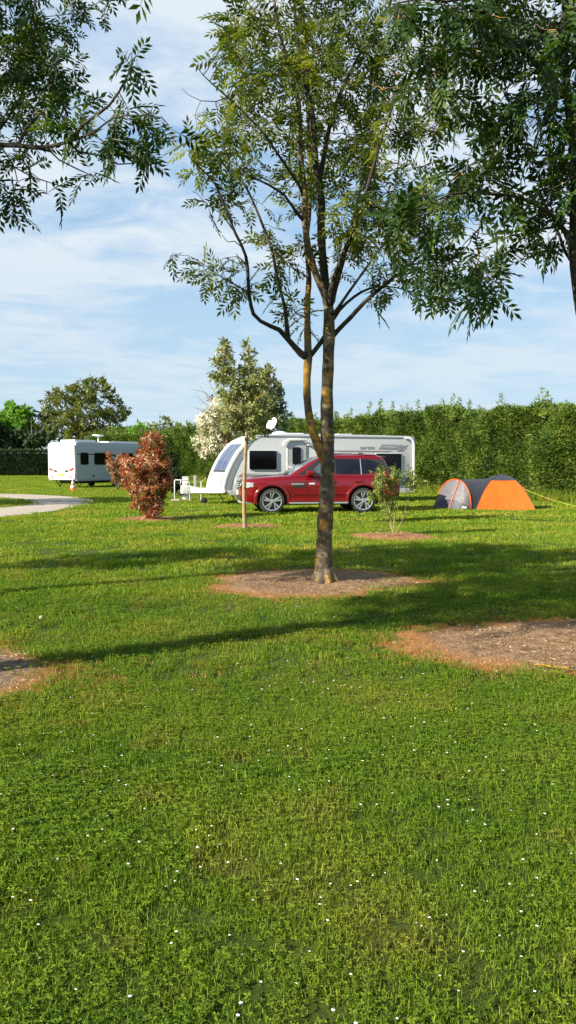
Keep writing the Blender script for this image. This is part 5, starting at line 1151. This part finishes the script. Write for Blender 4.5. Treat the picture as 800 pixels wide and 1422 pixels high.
# arch flares
for x in AX:
    for sg in (-1, 1):
        mb = MB(); V = []; K = 30
        for k in range(K + 1):
            a = math.pi * (-.06 + 1.12 * k / K); ca, sa = math.cos(a), math.sin(a)
            for r_, yo in ((.452, -.03), (.452, .012), (.475, .020), (.53, .006), (.545, -.03)): xx = x + r_ * ca; V.append((xx, sg * (Wt(xx) * .0 + Wt(x) + yo), .395 + r_ * sa))
        Fs = [(k * 5 + j, k * 5 + j + 1, (k + 1) * 5 + j + 1, (k + 1) * 5 + j) for k in range(K) for j in range(4)]; mb.add(V, Fs); mb.build('wheel_arch', M['red_paint'], car, smooth=50)
for x in AX:
    for sg in (-1, 1): wheel(car, x, sg * .825, .385, .25, 5, face=-1 if sg < 0 else 1)
yS = -.952
def cpanel(name, pts, mat, y=None, dep=.01, parent=None, sg=-1):
    mb = MB(); Y = (y if y is not None else .947); mb.plate([(x, sg * Y, z) for x, z in pts], (0, sg * dep, 0)); return mb.build(name, M[mat], parent or car)
for sg in (-1, 1):
    sv = cpanel('side_vent', [(1.40, .93), (1.86, .93), (1.85, .80), (1.55, .78)], 'black_plastic', .945, .008, sg=sg); cpanel('vent_strip', [(1.44, .915), (1.83, .915), (1.83, .875), (1.46, .870)], 'silver', .954, .01, sv, sg)
    cpanel('side_badge', [(1.98, .925), (2.15, .925), (2.15, .885), (1.98, .885)], 'plate_white', .945, .008, sg=sg)
    d1 = cpanel('door_seam', [(1.905, .47), (1.915, .47), (1.925, 1.06), (1.915, 1.06)], 'black_plastic', .9475, .002, sg=sg)
    cpanel('door_seam', [(2.765, .47), (2.775, .47), (2.775, 1.06), (2.765, 1.06)], 'black_plastic', .9475, .002, sg=sg)
    cpanel('door_seam', [(3.62, .98), (3.60, 1.06), (3.61, 1.06), (3.63, .98)], 'black_plastic', .956, .002, sg=sg)
    cpanel('door_moulding', [(1.50, .60), (3.1, .60), (3.1, .575), (1.50, .575)], 'red_paint', .938, .022, sg=sg)
    cpanel('sill_trim', [(1.36, .47), (3.16, .47), (3.16, .36), (1.36, .36)], 'red_paint', .93, .028, sg=sg)
    mb = MB(); mb.tube([(1.38, sg * .99, .315), (3.14, sg * .99, .315)], .034, 8); mb.build('side_step', M['silver'], car, smooth=60)
    for hx in (2.52, 3.36):
        hd = cpanel('door_handle', [(hx, .985), (hx + .24, .985), (hx + .22, .945), (hx + .02, .945)], 'red_paint', .945, .035, sg=sg); cpanel('handle_recess', [(hx + .0, .945), (hx + .24, .945), (hx + .2, .92), (hx + .04, .92)], 'black_plastic', .944, .006, hd, sg)
    # mirror
    mb = MB(); mt = Matrix.Translation((2.00, sg * 1.02, 1.235)) @ Matrix.Diagonal((1, 1, 1, 1))
    mb.add([tuple(mt @ Vector((x * .11, y * .13, z * .085))) for x in (-1, 1) for y in (-1, 1) for z in (-1, 1)], [(0, 1, 3, 2), (4, 6, 7, 5), (0, 4, 5, 1), (2, 3, 7, 6), (0, 2, 6, 4), (1, 5, 7, 3)])
    mr = mb.build('door_mirror', M['red_paint'], car, bevel=.045, smooth=60)
    mb = MB(); mb.box((1.97, sg * .86 - .04, 1.14), (2.07, sg * .86 + .10 * sg + .04, 1.18)); mb.build('mirror_arm', M['black_plastic'], mr, bevel=.01)
    mb = MB(); mb.box((2.105, sg * 1.02 - .105, 1.17), (2.118, sg * 1.02 + .105, 1.30)); mb.build('mirror_glass', M['dark_glass'], mr)
    # headlamp wraps the corner
    V = []; 
    for z in (.77, .95):
        for (x, y) in ((.0, .56), (.02, .66), (.055, .77), (.13, .855), (.24, .90), (.33, .922)): zz_ = z if z < .9 or x < .2 else z - .01; V.append((x, sg * (y + .006), zz_ - (.03 if z > .9 and x < .0 else 0) + (.04 if z < .9 and x > .2 else 0)))
    mb = MB(); mb.add(V, [(k, k + 1, k + 7, k + 6) for k in range(5)]); hl = mb.build('headlight', M['clear_lens'], car)
    mb = MB(); 
    for (x, y) in ((.03, .60), (.10, .74)): mb.lathe([(.07, -.01), (.055, .02), (.02, .03)], 14, Matrix.Translation((x - .03, sg * (y + .05), .86)) @ Matrix.Rotation(R(-90), 4, 'Y') @ Matrix.Rotation(R(20 * sg), 4, 'X'))
    mb.build('lamp_lens', M['silver'], hl, smooth=40)
    cpanel('tail_light', [(4.50, 1.12), (4.70, 1.10), (4.72, .84), (4.58, .86)], 'red_lens', .86, .06, sg=sg)
mb = MB(); mb.box((-.03, -.50, .76), (.06, .50, .97)); gr = mb.build('grille', M['black_plastic'], car, bevel=.012)
mb = MB()
for z in (.79, .85, .91): mb.box((-.045, -.46, z), (-.031, .46, z + .028))
mb.build('grille_bar', M['silver'], gr)
mb = MB(); V = []; 
for z in (.50, .70):
    for y in np.linspace(-.80, .80, 9): V.append((-.045 + .13 * (abs(y) / .80) ** 3, y, z))
mb.plate([(-.045 + .15 * (abs(y) / .84) ** 3, y, .70) for y in np.linspace(-.84, .84, 11)] + [(.12 + .15 * (abs(y) / .84) ** 3, y, .70) for y in np.linspace(.84, -.84, 11)], (0, 0, -.16)); mb.build('bumper', M['red_paint'], car, smooth=30)
mb = MB(); mb.box((-.02, -.62, .38), (.08, .62, .53)); mb.build('lower_grille', M['black_plastic'], car, bevel=.01)
mb = MB(); mb.box((-.065, -.26, .56), (-.046, .26, .67)); mb.build('number_plate', M['plate_white'], car)
mb = MB(); mb.plate([(-.03 + .16 * (abs(y) / .8) ** 3, y, .38) for y in np.linspace(-.8, .8, 9)] + [(.12 + .16 * (abs(y) / .8) ** 3, y, .38) for y in np.linspace(.8, -.8, 9)], (0, 0, -.07)); mb.build('front_skid_plate', M['galv'], car, smooth=30)
mb = MB(); mb.box((.5, -.6, .24), (4.4, .6, .33)); mb.build('underbody', M['black_plastic'], car)
mb = MB(); mb.lathe([(.04, -.14), (.04, .02)], 10, Matrix.Translation((4.7, .6, .33)) @ Matrix.Rotation(R(90), 4, 'Y')); mb.build('exhaust', M['silver'], car)
ws_ = [('seat', (2.45, -.40), .0), ('seat', (2.45, .40), .0)]

# ------------------------------------------------------------------ dome tent
td = 25.6; tx = lambda px: (px - 400) / 1100 * td; TZ = lambda py: float(P(600, py, td)[2])
tent = empty('dome_tent', (tx(707), td + .95, 0), R(-6)); tag(tent, 'orange and charcoal dome tent with a clear-windowed porch pitched by the hedge', 'tent')
def fabric(name, col, bs=.25, tr=.15):
    m, nt, b = newmat(name); co = obj_co(nt); f = noise(nt, co, 2.5, 4, .6, .6); w_n = N(nt, 'ShaderNodeTexWave', inp={'Scale': 1.3, 'Distortion': 4.0, 'Detail': 2.0}); L(nt, co, w_n.inputs[0])
    c = ramp(nt, f, [(0.3, tuple(x * .85 for x in col)), (0.7, tuple(min(1, x * 1.1) for x in col))]); L(nt, c, b.inputs['Base Color']); b.inputs['Roughness'].default_value = .5
    bump(nt, b, math_(nt, 'ADD', f, math_(nt, 'MULTIPLY', w_n.outputs['Fac'], .08)), bs, .06)
    t_ = nt.nodes.new('ShaderNodeBsdfTranslucent'); L(nt, c, t_.inputs[0]); mx = N(nt, 'ShaderNodeMixShader', inp={0: tr}); L(nt, b.outputs[0], mx.inputs[1]); L(nt, t_.outputs[0], mx.inputs[2]); L(nt, mx.outputs[0], nt.nodes['Material Output'].inputs[0]); return m
M['tent_orange'] = fabric('tent_orange', (.80, .13, .008)); M['tent_grey'] = fabric('tent_grey', (.055, .058, .078)); M['tent_dark'] = fabric('tent_dark', (.035, .042, .065)); M['tent_pale'] = fabric('tent_clear', (.13, .125, .14), .8)
M['yellow_cord'] = simple('yellow_cord', (.50, .52, .07), .7)
A_, B_, H_ = .95, .95, 1.13
def arc(sx, sy, t):  # t: 1 at the ground corner, 0 at the apex
    return Vector((sx * A_ * t ** .93, sy * B_ * t ** .93, H_ * (1 - t ** 2.0)))
def dome_panel(ca, cb, t0, t1, name, mat, off=0.0, nn=14, mm=10, sag=.05, parent=None):
    V = []
    for i in range(nn + 1):
        t = t0 + (t1 - t0) * i / nn; a, b_ = arc(*ca, t), arc(*cb, t)
        for j in range(mm + 1):
            u = j / mm; p = a.lerp(b_, u); mid = (a + b_) / 2; inward = Vector((-mid.x, -mid.y, 0)); inward = inward.normalized() if inward.length > 1e-6 else Vector((0, 0, 0))
            p = p + inward * (sag * 4 * u * (1 - u) * t) - inward * off + Vector((0, 0, off)); V.append(p)
    Fs = [(i * (mm + 1) + j, i * (mm + 1) + j + 1, (i + 1) * (mm + 1) + j + 1, (i + 1) * (mm + 1) + j) for i in range(nn) for j in range(mm)]
    mb = MB(); mb.add(V, Fs); return mb.build(name, M[mat], parent or tent, smooth=60)
cs = [(-1, -1), (1, -1), (1, 1), (-1, 1)]
dome_panel(cs[0], cs[1], 1, .40, 'fly_panel', 'tent_orange'); dome_panel(cs[2], cs[3], 1, .40, 'fly_panel', 'tent_orange'); dome_panel(cs[1], cs[2], 1, .40, 'fly_panel', 'tent_orange'); dome_panel(cs[3], cs[0], 1, .40, 'fly_panel', 'tent_grey')
for k in range(4): dome_panel(cs[k], cs[(k + 1) % 4], .40, 0.0, 'top_panel', 'tent_grey', sag=.02)
for c in cs:
    mb = MB(); mb.tube([arc(*c, t) + Vector((0, 0, .006)) for t in np.linspace(1, .02, 16)], .011, 5); mb.build('tent_pole', M['tent_grey'], tent, smooth=60)
# porch: sleeve from the left side of the dome to a leaning hoop, then a nose to the ground
hx, hy0, hh = -1.30, -.30, .98
def hoop(t, w_=.78, x=hx, h=hh, lean=.22, pw=.8):
    a = math.pi * t; nf, ff = Vector((-1.10, -1.0, 0)), Vector((-2.12, .10, 0)); p = nf.lerp(ff, (1 - math.cos(a)) / 2); s_ = math.sin(a)
    return Vector((p.x + .04 * s_, p.y - .05 * s_, h * s_ ** .85))
def left_side(t):
    a = t; y0 = arc(-1, -1, 1); 
    if t <= .5: p = arc(-1, -1, 1 - (t / .5) * .72)
    else: p = arc(-1, 1, 1 - ((1 - t) / .5) * .72)
    return p
V = []; nn, mm = 20, 8
for i in range(nn + 1):
    t = i / nn; a, b_ = left_side(t), hoop(t)
    for j in range(mm + 1):
        u = j / mm; p = a.lerp(b_, u) - Vector((0, 0, .02 * 4 * u * (1 - u) * math.sin(math.pi * t))); V.append(p)
mb = MB(); mb.add(V, [(i * (mm + 1) + j, i * (mm + 1) + j + 1, (i + 1) * (mm + 1) + j + 1, (i + 1) * (mm + 1) + j) for i in range(nn) for j in range(mm)]); pc = mb.build('porch', M['tent_grey'], tent, smooth=60)
mb = MB(); mb.tube([hoop(t) + Vector((-.01, 0, .01)) for t in np.linspace(0, 1, 26)], .020, 6); mb.build('porch_hoop', M['tent_orange'], tent, smooth=60)
# nose
def nose(t):  # ground line in front of the hoop
    a = math.pi * t; p = hoop(t); nf, ff = Vector((-1.12, -1.02, 0)), Vector((-2.16, .08, 0)); p = nf.lerp(ff, (1 - math.cos(a)) / 2); s_ = math.sin(a) ** .7
    return Vector((p.x - .30 * s_, p.y - .28 * s_, 0))
V1 = []; V2 = []
for i in range(nn + 1):
    t = i / nn
    for j in range(mm + 1):
        u = j / mm; V1.append(hoop(t).lerp(nose(t), u * .66)); V2.append(hoop(t).lerp(nose(t), .66 + u * .34))
FF = [(i * (mm + 1) + j, i * (mm + 1) + j + 1, (i + 1) * (mm + 1) + j + 1, (i + 1) * (mm + 1) + j) for i in range(nn) for j in range(mm)]
mb = MB(); mb.add(V1, FF); pw_ = mb.build('porch_window', M['tent_pale'], tent, smooth=60)
mb = MB(); mb.add(V2, FF); pd_ = mb.build('porch_door', M['tent_dark'], tent, smooth=60)
for t in (.42,):
    mb = MB(); mb.tube([hoop(t).lerp(nose(t), u) + Vector((-.012, -.012, .008)) for u in np.linspace(0, .98, 8)], .016, 5); mb.build('door_piping', M['tent_orange'], pw_, smooth=60)
# emblem: little white mountain mark low on the porch
e0 = hoop(.16).lerp(nose(.16), .86); mb = MB(); q = e0 + Vector((-.03, -.05, 0))
for dx, sz_e in ((0, .07), (.07, .05)): mb.plate([q + Vector((dx - sz_e, 0, -.02)), q + Vector((dx, 0, .05 + sz_e * .4)), q + Vector((dx + sz_e, 0, -.02)), q + Vector((dx, 0, .012))], (0, -.006, 0))
mb.build('emblem', M['plate_white'], pd_)
# guy line with its peg
tm = Matrix.Translation(tent.location) @ Matrix.Rotation(R(-6), 4, 'Z')
g0 = tm.inverted() @ Vector(P(727, 679, td)); g1 = tm.inverted() @ Vector((P(800, 703, 25.2))); g2 = g1 + (g1 - g0) * .12; g2.z = .02
gstart = arc(1, -1, .62); mb = MB(); mb.tube([gstart.lerp(g1, u) - Vector((0, 0, .05 * 4 * u * (1 - u))) for u in np.linspace(0, 1, 8)] + [g2], .006, 5); mb.tube([g2 + Vector((0, 0, -.02)), g2 + Vector((.03, 0, .1))], .01, 5); mb.build('guy_line', M['yellow_cord'], tent)
mb = MB(); mb.box(tuple(gstart - Vector((.05, .02, .03))), tuple(gstart + Vector((.04, .02, .03)))); mb.build('guy_tab', M['tent_orange'], tent, bevel=.008)
g3 = Vector((-1.75, -.4, .02)); mb = MB(); mb.tube([nose(.35), nose(.35) + Vector((-.15, -.05, .0))], .006, 4); mb.build('guy_line', M['yellow_cord'], tent)

# ------------------------------------------------------------------ traffic cone
cg = G(101.5, 681); cone = empty('traffic_cone', (cg[0], cg[1], 0)); tag(cone, 'red and white striped traffic cone on the grass behind the distant caravan', 'cone')
ch = .62; rad = lambda z: .17 - .145 * z / ch
mb = MB(); mb.box((-.24, -.24, 0), (.24, .24, .045)); mb.build('base', M['orange_stripe'], cone, bevel=.012)
mb = MB(); mb.lathe([(rad(z) if z > .04 else .185, z) for z in (.04, .06, .2, .35, .5, ch)], 20); cb_ = mb.build('body', M['orange_stripe'], cone, smooth=40)
for z0, z1 in ((.17, .29), (.40, .52)):
    mb = MB(); mb.lathe([(rad(z0) + .004, z0), (rad(z1) + .004, z1)], 20, closed=False); mb.build('white_band', M['plate_white'], cone, smooth=40)

# ------------------------------------------------------------------ service posts and water standpipe
d_p = 32.5; X_ = lambda px, d=d_p: (px - 400) / 1100 * d
pp = empty('electric_post', (X_(258), d_p, 0)); tag(pp, 'thick white hook-up post beside the metal standpipe in front of the caravan hitch', 'post')
mb = MB(); mb.box((-.12, -.11, 0), (.12, .11, .93)); mb.build('post', M['white'], pp, bevel=.02)
mb = MB(); mb.box((-.135, -.125, .93), (.135, .125, .97)); mb.build('cap', M['light_grey'], pp, bevel=.012)
mb = MB(); mb.box((-.07, -.15, .50), (.07, -.111, .72)); mb.build('socket_box', simple('beige_box', (.55, .46, .33), .5), pp, bevel=.01)
mb = MB(); mb.tube([(0, -.15, .55), (-.05, -.22, .42), (-.14, -.26, .30), (-.24, -.24, .34), (-.30, -.2, .26), (-.18, -.26, .22), (-.04, -.25, .26), (.06, -.25, .22), (.12, -.25, .28)], .028, 6); mb.tube([(-.34, -.2, .33), (-.24, -.25, .25), (-.10, -.27, .33), (.06, -.24, .29)], .035, 6); mb.build('coiled_cable', M['black_plastic'], pp, smooth=60)
gp = empty('electric_post', (X_(271, 39), 39, 0)); tag(gp, 'narrow grey post further back, between the white post and caravan', 'post')
mb = MB(); mb.box((-.07, -.07, 0), (.07, .07, .86)); mb.build('post', M['grey_trim'], gp, bevel=.015); mb = MB(); mb.box((-.08, -.08, .86), (.08, .08, .89)); mb.build('cap', M['light_grey'], gp, bevel=.008)
sp_ = empty('water_standpipe', (X_(246), 31.8, 0)); tag(sp_, 'galvanised pipe frame water standpipe left of the white post', 'standpipe')
mb = MB(); mb.tube([(0, 0, .02), (0, 0, .80), (.03, 0, .84), (.44, 0, .84), (.56, 0, .80), (.60, 0, .70), (.61, 0, .02)], .028, 8); mb.build('pipe_frame', M['galv'], sp_, smooth=60)
mb = MB(); mb.box((-.14, -.14, 0), (.2, .2, .07)); mb.build('concrete_foot', simple('concrete', (.36, .33, .29), .9, var=.2), sp_, bevel=.012)
mb = MB(); mb.tube([(.25, 0, .83), (.25, -.03, .70), (.25, -.10, .66)], .018, 6); mb.build('tap', M['galv'], sp_, smooth=60)
# concrete slab foot of the post
mb = MB(); mb.box((X_(240), d_p - .45, 0), (X_(268), d_p + .3, .035)); tag(mb.build('paving_slab', simple('slab', (.38, .33, .27), .9, var=.2), bevel=.01), kind='structure')
# small stone on the lawn
sg_ = G(58, 862); mb = MB(); mb.lathe([(.001, -.01), (.02, 0), (.028, .014), (.018, .030), (.001, .036)], 10, Matrix.Translation((sg_[0], sg_[1], .02))); tag(mb.build('stone', simple('stone', (.38, .32, .22), .9, var=.2), smooth=60), 'small pale stone lying in the grass at the left', 'stone')
